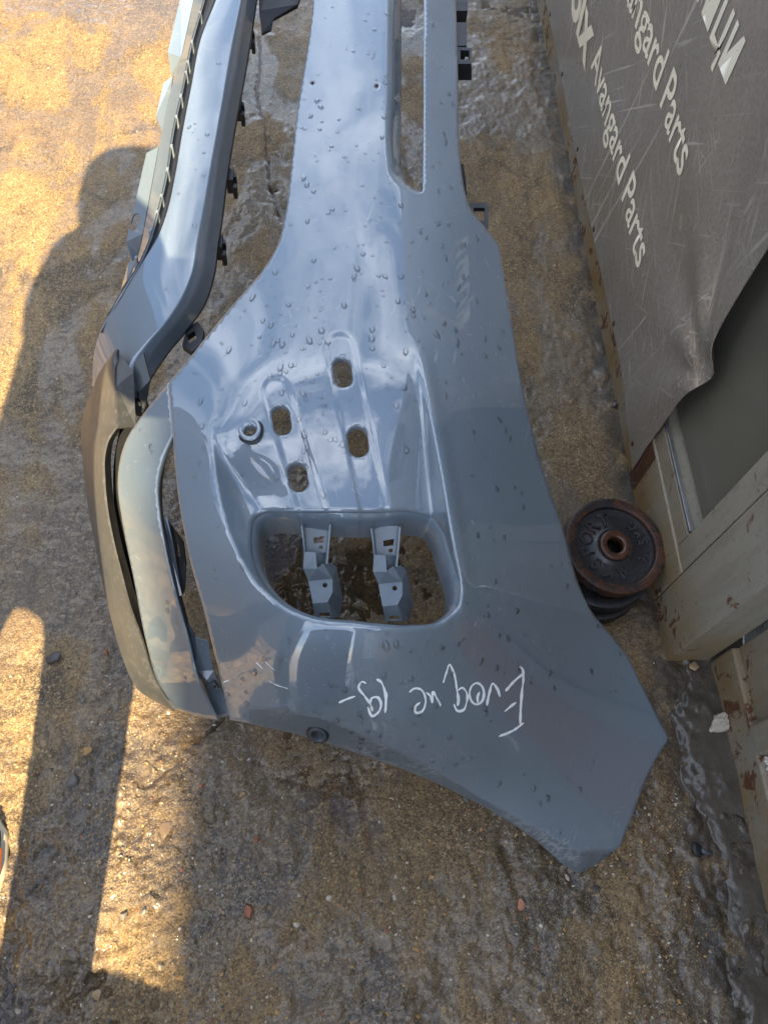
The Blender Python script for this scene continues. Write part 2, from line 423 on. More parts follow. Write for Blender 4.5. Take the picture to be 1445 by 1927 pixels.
def mat_sheet():
    q = NT('scratched_metal_sheet')
    # object space of the sheet: y along, z up
    d = q.noise(3.2, 5, 0.55); fine = q.noise(160, 5, 0.65)
    def sc(scale, rx, stretch, lo, hi):
        v = q.map((1, 1, 1), (rx, 0, 0)); v = q.map((scale, scale, scale/stretch), (0, 0, 0), v)
        return q.rng(q.noise(1.0, 2, 0.5, 0.5, v), lo, hi)
    a = sc(120, 0.55, 30, 0.62, 0.72); b = sc(90, -0.9, 40, 0.65, 0.73); c = sc(150, 1.25, 25, 0.63, 0.74); e = sc(60, -0.25, 60, 0.66, 0.72)
    s_ = q.math('MAXIMUM', q.math('MAXIMUM', a, b), q.math('MAXIMUM', c, e))
    curl = q.rng(q.vor(38, 'DISTANCE_TO_EDGE', q.map((1, 1.6, 1), (0.4, 0, 0))), 0.022, 0.006); curl = q.math('MULTIPLY', curl, q.rng(q.noise(14, 3), 0.50, 0.62))
    s_ = q.math('MAXIMUM', s_, curl); s_ = q.math('MULTIPLY', s_, q.rng(q.noise(5, 4), 0.32, 0.62, 0.15, 1))
    base = q.mix(d, (0.26, 0.238, 0.20), (0.40, 0.372, 0.325)); base = q.mix(q.rng(fine, 0.4, 0.7, 0, 0.5), base, (0.19, 0.16, 0.115))
    base = q.mix(q.math('MULTIPLY', s_, 0.7), base, (0.70, 0.67, 0.60))
    q.set(Base_Color=base, Metallic=0.45, Roughness=q.rng(d, 0.3, 0.7, 0.26, 0.42)); q.bump(s_, 0.15, 0.0008); return q.m
def mat_rust(name, black=0.5):
    q = NT(name); d = q.noise(28, 6, 0.65); f = q.noise(150, 4, 0.6)
    base = q.mix(q.rng(f, 0.35, 0.7), (0.040, 0.017, 0.009), (0.095, 0.034, 0.013))
    base = q.mix(q.rng(d, black-0.12, black+0.12), base, (0.020, 0.020, 0.021))
    q.set(Base_Color=base, Roughness=q.rng(d, 0.3, 0.6, 0.45, 0.24)); q.bump(f, 0.2, 0.001); return q.m
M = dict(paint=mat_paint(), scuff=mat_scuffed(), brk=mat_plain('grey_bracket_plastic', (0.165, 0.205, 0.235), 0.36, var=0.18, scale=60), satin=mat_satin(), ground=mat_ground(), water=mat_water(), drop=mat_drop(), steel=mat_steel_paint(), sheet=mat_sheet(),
         black=mat_plain('black_moulded_plastic', (0.016, 0.018, 0.022), 0.42), dgrey=mat_plain('dark_grey_plastic', (0.06, 0.07, 0.078), 0.4),
         marker=mat_plain('white_paint_marker', (0.86, 0.89, 0.90), 0.5, var=0.04), letter=mat_plain('faded_cream_lettering', (0.80, 0.75, 0.58), 0.55, var=0.10, scale=25),
         greypanel=mat_plain('dull_green_grey_panel', (0.125, 0.12, 0.092), 0.38, var=0.22, scale=9), alu=mat_plain('bare_aluminium', (0.42, 0.42, 0.42), 0.35, 0.9),
         rustring=mat_rust('rusty_cast_iron', 0.53), hubrust=mat_rust('bright_rust_hub', 0.85), rustblack=mat_rust('blackened_cast_iron', 0.34), rust=mat_rust('rusted_steel', 0.8),
         orange=mat_plain('orange_primer_rust', (0.30, 0.10, 0.02), 0.7, var=0.35, scale=60), flake=mat_plain('flaking_white_paint', (0.48, 0.46, 0.40), 0.8, var=0.2, scale=120),
         gutter=None)
M['gutter'] = mat_plain('wet_dark_mortar', (0.068, 0.058, 0.045), 0.17, var=0.5, scale=22, bump=0.9)

# ================================================================== ground
BAS = [(520, 1050, .06, .11, 8), (600, 1110, .07, .07, 7), (720, 1060, .06, .07, 5), (600, 1500, .10, .05, 3.2), (690, 1560, .10, .12, 3.2), (40, 1660, .05, .05, 5), (50, 1890, .07, .05, 6),
       (180, 1880, .08, .06, 5), (760, 30, .05, .06, 5), (985, 20, .12, .10, 6), (540, 1830, .10, .06, 3.4), (330, 1010, .04, .05, 4), (515, 355, .012, .014, 9), (60, 1250, .02, .02, 3), (250, 1560, .06, .03, 3.5), (700, 1750, .1, .08, 3)]
BASW = [(at(u, v), rx, ry, d/1000) for u, v, rx, ry, d in BAS]
CRK = [[(487, 70), (489, 130), (482, 170), (488, 210), (502, 240), (505, 300), (508, 350), (520, 385), (530, 420)],
       [(420, 1350), (385, 1385), (350, 1410), (330, 1440), (310, 1450), (275, 1480)], [(300, 120), (330, 110), (360, 90)]]
CRKW = [unproj(c, 0)[:, :2] for c in CRK]
def gh(x, y):
    x = np.asarray(x, float); y = np.asarray(y, float)
    near = sstep(0.45, 0.05, y); left = sstep(-0.15, -0.35, x)*sstep(0.55, 0.2, y)
    rough = 0.35+0.5*near+0.5*left+0.8*np.clip(fbm(x, y, 3.1, 3, 90), -0.2, 0.5)
    h = 0.0045*fbm(x, y, 2.3, 3, 5)+0.0035*fbm(x, y, 8, 3, 21)+0.0070*rough*fbm(x, y, 34, 4, 40, 0.62)
    h += 0.0055*rough*np.abs(fbm(x, y, 70, 3, 61))
    st = sstep(0.30, 0.05, y)*sstep(-0.3, -0.05, x)
    h += st*0.0028*fbm(x*1.0+0.25*y, y*0.07, 55, 3, 71)
    for c, rx, ry, d in BASW:
        wob = 1+0.9*fbm(x, y, 22, 3, 83)
        h -= d*np.exp(-(((x-c.x)/rx)**2+((y-c.y)/ry)**2)*wob)
    xf = x.ravel(); yf = y.ravel(); hf = h.ravel().copy()
    for pl in CRKW:
        lo = pl.min(0)-0.02; hi = pl.max(0)+0.02
        m = (xf > lo[0]) & (xf < hi[0]) & (yf > lo[1]) & (yf < hi[1])
        if m.any():
            q = np.c_[xf[m], yf[m]]+0.004*np.c_[fbm(xf[m], yf[m], 90, 2, 7), fbm(xf[m], yf[m], 90, 2, 8)]
            hf[m] -= 0.006*np.exp(-(dist_poly(pl, q, False)/0.0032)**2)
    return hf.reshape(h.shape)
gx = np.r_[-60, -25, -10, -5, -3, -2, -1.5, np.arange(-1.15, 0.72, 0.0036), 0.9, 1.3, 2, 4, 8, 20, 60]
gy = np.r_[-60, -25, -10, -5, -2.5, -1.2, -0.7, np.arange(-0.34, 1.0, 0.0032), np.arange(1.0, 2.6, 0.0058), 2.8, 3.2, 4, 6, 10, 20, 60]
GX, GY = np.meshgrid(gx, gy); GZ = gh(GX, GY)
nx_, ny_ = len(gx), len(gy)
me = bpy.data.meshes.new('ground'); nv = nx_*ny_
me.vertices.add(nv); me.vertices.foreach_set('co', np.c_[GX.ravel(), GY.ravel(), GZ.ravel()].ravel())
ii = (np.arange(ny_-1)[:, None]*nx_+np.arange(nx_-1)[None]).ravel()
quads = np.c_[ii, ii+1, ii+nx_+1, ii+nx_]
me.loops.add(quads.size); me.polygons.add(len(quads)); me.loops.foreach_set('vertex_index', quads.ravel().astype(np.int32))
me.polygons.foreach_set('loop_start', np.arange(0, quads.size, 4, dtype=np.int32)); me.update(calc_edges=True)
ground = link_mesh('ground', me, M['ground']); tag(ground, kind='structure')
# water lying in the hollows: a level sheet that the rough concrete pokes through
WZ = -0.0046
wx = np.arange(-1.15, 0.66, 0.02); wy = np.arange(-0.34, 2.6, 0.02)
WX_, WY_ = np.meshgrid(wx, wy); nn = len(wx)
sx_ = np.clip(np.searchsorted(gx, WX_.ravel()), 0, nx_-1)
low = np.zeros(WX_.shape, bool)
for dx in np.linspace(0, 0.02, 5):
    for dy in np.linspace(0, 0.02, 5):
        low |= GZ[np.clip(np.searchsorted(gy, WY_+dy), 0, ny_-1), np.clip(np.searchsorted(gx, WX_+dx), 0, nx_-1)] < WZ+0.0004
puddle = pymesh('puddle_water', np.c_[WX_.ravel(), WY_.ravel(), np.full(WX_.size, WZ)], [(r*nn+c, r*nn+c+1, (r+1)*nn+c+1, (r+1)*nn+c) for r in range(len(wy)-1) for c in range(nn-1) if low[r, c]], M['water'])
tag(puddle, kind='structure')

# gutter of dark mortar along the steel frame
GL = [(1270, 1180), (1275, 1246), (1276, 1272), (1288, 1290), (1276, 1311), (1266, 1329), (1258, 1352), (1271, 1378), (1276, 1404), (1282, 1430), (1277, 1453), (1284, 1477), (1302, 1503), (1310, 1523),
      (1323, 1534), (1333, 1560), (1346, 1596), (1351, 1630), (1360, 1655), (1368, 1674), (1366, 1735), (1364, 1787), (1372, 1860), (1386, 1916), (1392, 2010), (1400, 2150, 'c')]
GR = [(1600, 2150, 'c'), (1540, 1900), (1480, 1700), (1440, 1560), (1415, 1420), (1400, 1300), (1400, 1180, 'c')]
go = catmull(GL+GR, True, 6)
glw = unproj(catmull(GL, False, 6), 0)[:, :2]
def gutz(uv):
    p = unproj(uv, 0); x, y = p[:, 0], p[:, 1]
    d = dist_poly(glw, p[:, :2], False)
    d = np.maximum(0, d+0.010*fbm(x, y, 45, 3, 29))
    return 0.0010+0.0050*sstep(0, 0.022, d)+0.008*fbm(x, y, 11, 3, 33, 0.5)*sstep(0, 0.02, d)+(0.0012+0.0040*sstep(-.1, .25, fbm(x, y, 9, 2, 46)))*fbm(x, y, 60, 3, 44, 0.65)
gut = panel('gutter_mortar', go, [], gutz, M['gutter'], None, step=4, thick=0, lip=0.012); tag(gut, kind='structure')

# ------------------------------------------------------------------ stones
def stone_mesh(name, seed, sub=2, amp=0.28):
    bm = bmesh.new(); bmesh.ops.create_icosphere(bm, subdivisions=sub, radius=1.0)
    r = random.Random(seed); k = [Vector((r.uniform(-1, 1), r.uniform(-1, 1), r.uniform(-1, 1))).normalized() for _ in range(12)]; a = [r.uniform(0.40, 0.85) for _ in k]
    for v in bm.verts:
        p = v.co.copy()
        for q, t in zip(k, a):
            d = p.dot(q)
            if d > t: p -= q*(d-t)*0.96
        v.co = p*(1+amp*r.uniform(-0.25, 0.25))
    me = bpy.data.meshes.new(name); bm.to_mesh(me); bm.free(); me.polygons.foreach_set('use_smooth', [True]*len(me.polygons)); return me
PCOL = [('tan', (0.30, 0.21, 0.11)), ('ochre', (0.36, 0.21, 0.07)), ('pale', (0.46, 0.41, 0.32)), ('grey', (0.15, 0.14, 0.125)), ('dark', (0.06, 0.055, 0.05)), ('red', (0.26, 0.10, 0.05)), ('brown', (0.17, 0.12, 0.075))]
PM = [mat_plain(n+'_pebble_stone', c, 0.38, var=0.3, scale=90, bump=0.2) for n, c in PCOL]
PMESH = []
for i in range(14):
    me = stone_mesh('pebble', 100+i, 2, 0.25); me.polygons.foreach_set('use_smooth', [False]*len(me.polygons)); me.materials.append(PM[[0, 1, 2, 3, 4, 6, 0, 2, 3, 6, 1, 6, 3, 5][i]]); PMESH.append(me)
def density(u, v):
    d = 0.10
    if v > 1350: d = 0.45
    if v > 1500 and u > 850: d = 1.0
    if v > 1650 and u > 300: d = max(d, 0.8)
    if u < 300 and v > 1200: d = 0.55
    return d
cnt = 0
while cnt < 240:
    u, v = random.uniform(0, 1440), random.uniform(0, 1925)
    if random.random() > density(u, v): continue
    p = at(u, v)
    if p.x > 0.55 or (p.x > 0.50 and p.y < 0.3 and u > 1250): continue
    r = 0.0028+0.0048*random.random()**3
    o = bpy.data.objects.new('pebble', random.choice(PMESH)); C.objects.link(o); o.parent = ground
    o.location = (p.x, p.y, float(gh(p.x, p.y))-r*0.05); o.scale = (r*random.uniform(.8, 1.3), r*random.uniform(.7, 1.1), r*random.uniform(.45, .7)); o.rotation_euler = (random.uniform(-.3, .3), random.uniform(-.3, .3), random.uniform(0, 6.3)); cnt += 1
# fine aggregate: far too many to count
ico = bmesh.new(); bmesh.ops.create_icosphere(ico, subdivisions=1, radius=1.0)
IV = np.array([v.co[:] for v in ico.verts]); IF = np.array([[v.index for v in f.verts] for f in ico.faces]); ico.free()
V = []; F = []; mi = []; k = 0; tries = 0
N_AGG = 15000
uv = np.c_[RNG.uniform(-20, 1460, 90000), RNG.uniform(-20, 1950, 90000)]
uv = uv[[RNG.random() < density(u, v) for u, v in uv]][:N_AGG*2]
P = unproj(uv, 0); P = P[(P[:, 0] < 0.55)][:N_AGG]; Z = gh(P[:, 0], P[:, 1])
r = 0.0006+0.0022*RNG.random(len(P))**3.4; lump = sstep(-0.1, 0.25, fbm(P[:, 0], P[:, 1], 9, 2, 55))
keep = RNG.random(len(P)) < 0.25+0.75*lump; P, Z, r = P[keep], Z[keep], r[keep]
for i in range(len(P)):
    a = RNG.uniform(0, 6.28); c, s = math.cos(a), math.sin(a)
    q = IV*(1+RNG.uniform(-.28, .28, (len(IV), 1)))*[RNG.uniform(.8, 1.5), RNG.uniform(.6, 1), RNG.uniform(.4, .8)]
    q = np.c_[q[:, 0]*c-q[:, 1]*s, q[:, 0]*s+q[:, 1]*c, q[:, 2]]*r[i]+[P[i, 0], P[i, 1], Z[i]+r[i]*0.15]
    V.append(q); F.append(IF+k); k += len(IV); mi += [int(RNG.choice([0, 1, 2, 3, 4, 5, 6], p=[.26, .13, .10, .18, .14, .02, .17]))]*len(IF)
agg = pymesh('aggregate', np.vstack(V), np.vstack(F), None, ground, False)
for m_ in PM: agg.data.materials.append(m_)
agg.data.polygons.foreach_set('material_index', mi); tag(agg, kind='stuff')
# single stones one can point at
def stone(name, label, u, v, size, mat, seed, rz=0.0, cat='stone', z=None, sub=3):
    p = at(u, v); me = stone_mesh(name, seed, sub, 0.22); o = link_mesh(name, me, mat)
    zz = float(gh(p.x, p.y)) if z is None else z
    if name == 'rock_chunk':
        r_ = random.Random(2)
        for v_ in me.vertices: v_.co *= 1+r_.uniform(-.16, .10)
        me.polygons.foreach_set('use_smooth', [False]*len(me.polygons))
    o.location = (p.x, p.y, zz+size[2]*0.45); o.scale = size; o.rotation_euler = (0.1, -0.1, rz); tag(o, label, cat); return o
pm = dict(zip([n for n, _ in PCOL], PM))
stone('rock_chunk', 'pale beige broken rock lying on the dark mortar beside the steel wall', 1347, 1360, (.026, .019, .015), mat_plain('pale_broken_rock', (0.42, 0.37, 0.29), 0.8, var=0.45, scale=60, bump=0.6), 3, 0.3, z=0.006)
stone('flat_pebble', 'small flat tan pebble in the mortar under the steel post', 1303, 1258, (.011, .009, .004), pm['tan'], 4, z=0.008)
stone('dark_stone', 'dark grey wet stone at the edge of the narrow sunlit strip', 105, 1237, (.017, .012, .007), pm['dark'], 5, 0.2)
stone('round_stone', 'glossy dark round stone near the lower left beside the wide sunlit strip', 139, 1470, (.012, .014, .009), pm['grey'], 6)
stone('red_pebble', 'reddish brown pebble on wet concrete below the bumper corner sensor', 468, 1718, (.008, .011, .005), pm['red'], 7, 0.3)
stone('brown_stone', 'brown angular stone half sunk in the right edge of the sunlit strip', 312, 1562, (.015, .013, .005), pm['brown'], 8)
stone('ochre_pebble', 'round ochre pebble in the dark concrete between the two sunlit strips', 168, 1416, (.009, .009, .004), pm['ochre'], 9)
stone('pink_pebble', 'small pink pebble on the concrete below the bumper wing', 980, 1703, (.008, .010, .005), mat_plain('pink_brick_bit', (0.42, 0.19, 0.12), 0.7), 10)
stone('wall_pebble', 'small dark round stone against the steel rail behind the weight plates', 1153, 768, (.009, .009, .008), pm['dark'], 12)

# dropped plastic rivet
riv = empty('plastic_rivet', at(1313, 1598, 0.004)); tag(riv, 'black plastic push rivet lying on the concrete near the mortar edge', 'rivet')
bm = bmesh.new(); q = bmesh.ops.create_uvsphere(bm, u_segments=20, v_segments=10, radius=0.0105)
for v_ in bm.verts: v_.co.z *= 0.45
bmesh.ops.transform(bm, matrix=Matrix.Translation(at(1311, 1598, 0.008)) @ Matrix.Rotation(0.5, 4, 'Y'), verts=bm.verts); bmobj('head', bm, M['black'], riv, True)
bm = bmesh.new(); bmesh.ops.create_cone(bm, cap_ends=True, segments=12, radius1=0.0042, radius2=0.003, depth=0.022)
a_, b_ = at(1316, 1599, 0.005), at(1336, 1606, 0.004)
bmesh.ops.transform(bm, matrix=Matrix.Translation((a_+b_)/2) @ (b_-a_).to_track_quat('Z', 'Y').to_matrix().to_4x4(), verts=bm.verts); bmobj('shank', bm, M['dgrey'], riv, True)

# ================================================================== steel cabin wall on the right
XW = 0.569
cab = empty('steel_container', (XW, 0.373, 0)); tag(cab, 'weathered cream steel container with a corner post beside the bumper', 'container')
YF = 3.7; ZT = 1.45
box('base_rail', (XW, 0.488, -0.02), (XW+0.07, YF, 0.128), M['steel'], cab, 0.003)
box('upper_rail', (XW+0.004, 0.537, 0.130), (XW+0.07, YF, 0.172), M['steel'], cab, 0.002)
box('edge_trim', (XW+0.004, 0.540, 0.1745), (XW+0.011, YF, 0.181), M['alu'], cab, 0.001)
box('corner_post', (XW, 0.373, -0.02), (XW+0.076, 0.486, ZT), M['steel'], cab, 0.004)
box('post_strip', (XW+0.002, 0.4885, 0.130), (XW+0.06, 0.535, ZT), M['steel'], cab, 0.002)
box('wall_panel', (XW+0.030, 0.5365, 0.183), (XW+0.060, YF, ZT-0.05), M['greypanel'], cab, 0.0)
box('top_rail', (XW, 0.5365, ZT-0.048), (XW+0.08, YF, ZT), M['steel'], cab, 0.003)
box('rust_band', (XW-0.0015, 0.715, 0.004), (XW+0.003, 0.755, 0.126), M['rust'], cab, 0.0006)
box('roof', (XW, -3.0, ZT+0.003), (XW+2.4, YF, ZT+0.06), M['steel'], cab, 0.004)
box('end_wall', (XW+0.08, YF+0.002, -0.02), (XW+2.4, YF+0.05, ZT), M['steel'], cab, 0.004)
# near section, set back
XB = 0.648
box('sill_rail', (XB, -3.0, -0.02), (XB+0.06, 0.371, 0.085), M['steel'], cab, 0.004)
box('lower_panel', (XB+0.012, 0.243, 0.087), (XB+0.05, 0.371, ZT), M['steel'], cab, 0.003)
box('frame_block', (XB-0.004, 0.196, 0.087), (XB+0.05, 0.241, ZT), M['steel'], cab, 0.004)
box('rust_panel', (XB+0.014, 0.02, 0.087), (XB+0.05, 0.194, 0.30), M['orange'], cab, 0.0)
box('inner_panel', (XB+0.014, 0.02, 0.302), (XB+0.05, 0.194, ZT), M['steel'], cab, 0.0)
box('inner_panel', (XB+0.014, -3.0, 0.087), (XB+0.05, 0.018, ZT), M['steel'], cab, 0.0)
pts = [Vector((XB+0.013+random.uniform(-.002, .003), 0.192-0.004*i, 0.088)) for i in range(70)]
bm = bmesh.new()
for p in pts:
    q = bmesh.ops.create_icosphere(bm, subdivisions=1, radius=random.uniform(0.003, 0.0062))
    bmesh.ops.translate(bm, vec=p, verts=q['verts'])
fl = bmobj('sealant_bead', bm, M['flake'], cab, True); tag(fl, kind='stuff')

# metal sheet sign
sign = empty('sign_sheet', (XW, 0.745, 0.03)); tag(sign, 'large scratched grey metal sign sheet with cream lettering screwed to the steel container', 'sign')
ys = np.linspace(0.745, 3.6, 150); zs = np.linspace(0, 1, 90)
V = []
for y in ys:
    for t in zs:
        e = max(0.0, 1-(y-0.745)/0.22)
        zb = 0.066-0.037*e*e+0.003*math.sin(y*7); z = zb+(1.40-zb)*t**1.25
        x = XW-0.0045-0.018*sstep(0.15, 0.45, z)*(0.35+0.65*e)-0.010*math.sin(max(0, z-0.15)*6.5+y*3.0)*sstep(0.16, 0.4, z)*0.6
        dd = math.exp(-((z-0.358)/0.035)**2-((y-0.745)/0.05)**2); x += 0.020*dd
        ra = math.hypot(y-0.745, (z-0.358)); an = math.atan2(z-0.358, y-0.745+1e-6)
        x += 0.010*math.sin(an*7+1.0)*min(1, ra/0.05)*math.exp(-ra/0.20)+0.004*math.sin(y*9+z*4)*float(sstep(0.2, 0.5, z))
        V.append((x, y-0.016*e*math.exp(-((z-0.358)/0.06)**2)+0.006*e*math.sin(z*14), z))
nz = len(zs); F = [(a*nz+b, a*nz+b+1, (a+1)*nz+b+1, (a+1)*nz+b) for a in range(len(ys)-1) for b in range(nz-1)]
sheet = pymesh('sheet', V, F, M['sheet'], sign); thicken(sheet, 0.0016, 0)
SV = np.array(V).reshape(len(ys), nz, 3)
def sheet_x(y, z):
    i = int(np.clip(np.searchsorted(ys, y)-1, 0, len(ys)-1)); return float(np.interp(z, SV[i, :, 2], SV[i, :, 0]))
def lettering(txt, y0, y1, z0, cap, off):
    """painted text, reading from the far end towards the camera"""
    cu = bpy.data.curves.new('lettering', 'FONT'); cu.body = txt; cu.size = 1.0; cu.offset = off; cu.resolution_u = 6
    ob = bpy.data.objects.new('tmp_text', cu); C.objects.link(ob); bpy.context.view_layer.update()
    dg = bpy.context.evaluated_depsgraph_get(); me = bpy.data.meshes.new_from_object(ob.evaluated_get(dg)); bpy.data.objects.remove(ob)
    bm = bmesh.new(); bm.from_mesh(me)
    xs = [v.co.x for v in bm.verts]; lo, hi = min(xs), max(xs); capu = 0.729
    # cut long faces so the paint follows the sheet
    for v in bm.verts:
        y = y0+(v.co.x-lo)/(hi-lo)*(y1-y0); z = z0+v.co.y/capu*cap
        v.co = Vector((sheet_x(y, z)-0.0016, y, z))
    bmesh.ops.recalc_face_normals(bm, faces=bm.faces)
    bm.to_mesh(me); bm.free(); return link_mesh('lettering', me, M['letter'], sign, False)
lettering('Avangard', 1.690, 1.300, 0.232, 0.072, 0.012); lettering('Parts', 1.264, 1.068, 0.232, 0.072, 0.012)
lettering('Avangard', 1.690, 1.296, 0.440, 0.074, 0.012); lettering('Parts', 1.258, 1.068, 0.440, 0.074, 0.012)
lettering('ници', 1.290, 1.050, 0.617, 0.082, 0.014)
lettering('olx', 1.985, 1.722, 0.205, 0.115, 0.035)
for y in (2.157, 1.898, 1.61, 1.344, 1.071, 0.79):
    z = 0.078 if y > 0.9 else 0.056
    bm = bmesh.new(); bmesh.ops.create_uvsphere(bm, u_segments=12, v_segments=8, radius=0.0055)
    for v_ in bm.verts: v_.co.x *= 0.35; v_.co.z *= 1.2
    bmesh.ops.translate(bm, vec=(sheet_x(y, z)-0.0012, y, z), verts=bm.verts); bmobj('screw', bm, M['rust'], sign, True)

# ================================================================== weight plates
def lathe(bm, prof, n=64):
    rows = []
    for r_, z in prof:
        rows.append([bm.verts.new((r_*math.cos(2*math.pi*k/n), r_*math.sin(2*math.pi*k/n), z)) for k in range(n)])
    for i in range(len(rows)):
        a = rows[i]; b = rows[(i+1) % len(rows)]
        for k in range(n):
            bm.faces.new((a[k], a[(k+1) % n], b[(k+1) % n], b[k]))
def ring_text(parent, T, txt, R, cap, a0, a1, outward, mat):
    """cast letters round the plate; angles in radians, reading from a0 to a1"""
    n = len(txt)
    for i, ch in enumerate(txt):
        if ch == ' ': continue
        cu = bpy.data.curves.new('cast_letter', 'FONT'); cu.body = ch; cu.size = cap/0.729; cu.align_x = 'CENTER'; cu.extrude = 0.0022; cu.bevel_depth = 0.0009; cu.offset = -0.0004; cu.bevel_resolution = 1; cu.resolution_u = 4
        ob = bpy.data.objects.new('tmp_text', cu); C.objects.link(ob); bpy.context.view_layer.update()
        me = bpy.data.meshes.new_from_object(ob.evaluated_get(bpy.context.evaluated_depsgraph_get())); bpy.data.objects.remove(ob)
        a = a0+(a1-a0)*i/(n-1); rr = R if outward else R+cap
        up = Vector((math.cos(a), math.sin(a), 0))*(1 if outward else -1); rt = up.cross(Vector((0, 0, 1)))
        m = Matrix(((rt.x, up.x, 0, rr*math.cos(a)), (rt.y, up.y, 0, rr*math.sin(a)), (0, 0, 1, 0.0), (0, 0, 0, 1)))
        me.transform(T @ m); o = link_mesh('cast_letter', me, mat, parent, False)
def plate(name, label, ctr, tilt, R, text=False, mat_r='rustring', mat_f='rustblack'):
    T = Matrix.Translation(ctr) @ Matrix.Rotation(tilt[0], 4, 'X') @ Matrix.Rotation(tilt[1], 4, 'Y')
    e = empty(name, ctr); tag(e, label, 'weight plate', 'stacked weight plates')
    h = 0.013
    bm = bmesh.new(); lathe(bm, [(R*0.80, -h), (R*0.97, -h), (R, -h+0.003), (R, -h+0.0032), (R, h-0.0032), (R, h-0.003), (R*0.985, h-0.0002), (R*0.98, h), (R*0.815, h-0.0005), (R*0.81, h-0.0008), (R*0.80, h-0.005)]); bm.transform(T); bmobj('rim', bm, M[mat_r], e, True)
    bm = bmesh.new(); lathe(bm, [(R*0.30, -h+0.004), (R*0.81, -h+0.004), (R*0.81, h-0.0062), (R*0.77, h-0.0078), (R*0.40, h-0.0078), (R*0.365, h-0.0048), (R*0.30, h-0.004)]); bm.transform(T); bmobj('web', bm, M[mat_f], e, True)
    bm = bmesh.new(); lathe(bm, [(R*0.165, -h), (R*0.31, -h), (R*0.31, h-0.0015), (R*0.29, h), (R*0.175, h), (R*0.165, h-0.0015)]); bm.transform(T); bmobj('hub', bm, M['hubrust'], e, True)
    if text:
        TT = T @ Matrix.Translation((0, 0, h-0.0072))
        ring_text(e, TT, 'AKSPORT', R*0.44, R*0.27, math.radians(-80), math.radians(-255), True, M[mat_f])
        ring_text(e, TT, '2.5KG', R*0.50, R*0.19, math.radians(-28), math.radians(45), False, M[mat_f])
    return e
pc = at(1153, 1030, 0.075); RP = 0.091
plate('weight_plate', 'rusty cast weight plate lettered on its face, topmost of the stack', pc, (0.06, 0.05), RP, True)
plate('weight_plate', 'blackened weight plate in the middle of the stack, hidden by the rusty one', (pc.x-0.016, pc.y-0.018, 0.042), (0.02, -0.02), RP*0.98, False, 'rustblack')
plate('weight_plate', 'dark grey weight plate lying on the concrete, lowest of the stack', (pc.x-0.026, pc.y-0.030, 0.014), (0, 0), RP*0.98, False, 'rustblack')

# ================================================================== car bumper
bump_root = empty('car_bumper', (0.0, 0.7, 0.0)); tag(bump_root, 'grey blue car front bumper cover lying face up on wet concrete', 'car bumper')
MAIN = [(-99, -99)]
MAIN_OUT = [(588, -330, 'c'), (590, -100), (590, 0), (578, 100), (561, 200), (548, 320), (538, 400), (522, 462), (492, 512), (440, 572), (390, 632), (350, 682), (318, 719, 'c'),
            (322, 770), (326, 820), (330, 880), (337, 940), (349, 1010), (362, 1070), (379, 1130), (394, 1190), (409, 1250), (420, 1300), (432, 1352, 'c'),
            (500, 1366), (560, 1380), (620, 1398), (690, 1422), (770, 1450), (860, 1490), (940, 1533), (1010, 1580), (1060, 1624), (1090, 1643, 'c'), (1135, 1618), (1168, 1590, 'c'),
            (1195, 1520), (1222, 1450), (1258, 1390, 'c'), (1236, 1345), (1208, 1290), (1182, 1238), (1145, 1190), (1112, 1150), (1088, 1098), (1060, 1000), (1020, 880), (985, 740), (962, 600), (945, 500), (938, 462), (915, 430),
            (885, 392), (873, 352), (866, 300), (862, 150), (858, 0), (856, -330, 'c')]
TCTRL = [(588, -330, .500), (660, -330, .506), (740, -330, .506), (800, -330, .498), (856, -330, .472),
         (590, 0, .500), (660, 0, .506), (740, 0, .506), (800, 0, .498), (858, 0, .472), (561, 200, .500), (650, 200, .508), (735, 200, .507), (800, 200, .498), (864, 200, .470),
         (528, 450, .496), (640, 450, .509), (760, 450, .507), (850, 450, .484), (938, 460, .440), (430, 590, .482), (560, 600, .504), (700, 600, .511), (820, 600, .496), (900, 600, .464), (962, 600, .428),
         (318, 719, .458), (450, 720, .494), (600, 740, .510), (750, 740, .508), (850, 740, .486), (985, 740, .408), (330, 870, .456), (400, 870, .482), (600, 880, .505), (750, 880, .500), (850, 870, .474), (960, 870, .405), (1018, 880, .358),
         (349, 1010, .440), (430, 1000, .470), (870, 1000, .450), (980, 1000, .375), (1060, 1000, .308), (379, 1130, .405), (480, 1130, .450), (600, 1170, .462), (750, 1190, .452), (880, 1150, .415), (1000, 1150, .315), (1090, 1110, .240),
         (405, 1230, .360), (500, 1240, .405), (620, 1260, .415), (750, 1280, .396), (880, 1280, .345), (1000, 1300, .248), (1130, 1200, .165), (1150, 1300, .118), (1256, 1390, .042),
         (1100, 1450, .105), (1000, 1450, .168), (880, 1400, .268), (750, 1370, .330), (620, 1350, .345), (500, 1330, .335), (430, 1345, .290), (560, 1380, .315), (690, 1422, .272), (860, 1490, .185), (1000, 1575, .105), (1090, 1640, .052), (1168, 1590, .040)]
tps = TPS(TCTRL, 0.004)
UL = np.array([(780, 398), (800, 398), (850, 401), (900, 408), (950, 418), (1000, 432), (1050, 452), (1100, 482), (1150, 536), (1180, 600)], float)
URR = np.array([(560, 762), (600, 772), (700, 792), (800, 813), (900, 833), (1000, 850), (1080, 865), (1180, 872)], float)
CREASE = np.array([(430, 1330), (520, 1335), (610, 1352), (700, 1390), (800, 1436), (900, 1497), (1000, 1553), (1092, 1604)], float)
GRV = [((640, 655), (709, 985), 26), ((520, 735), (596, 985), 25)]
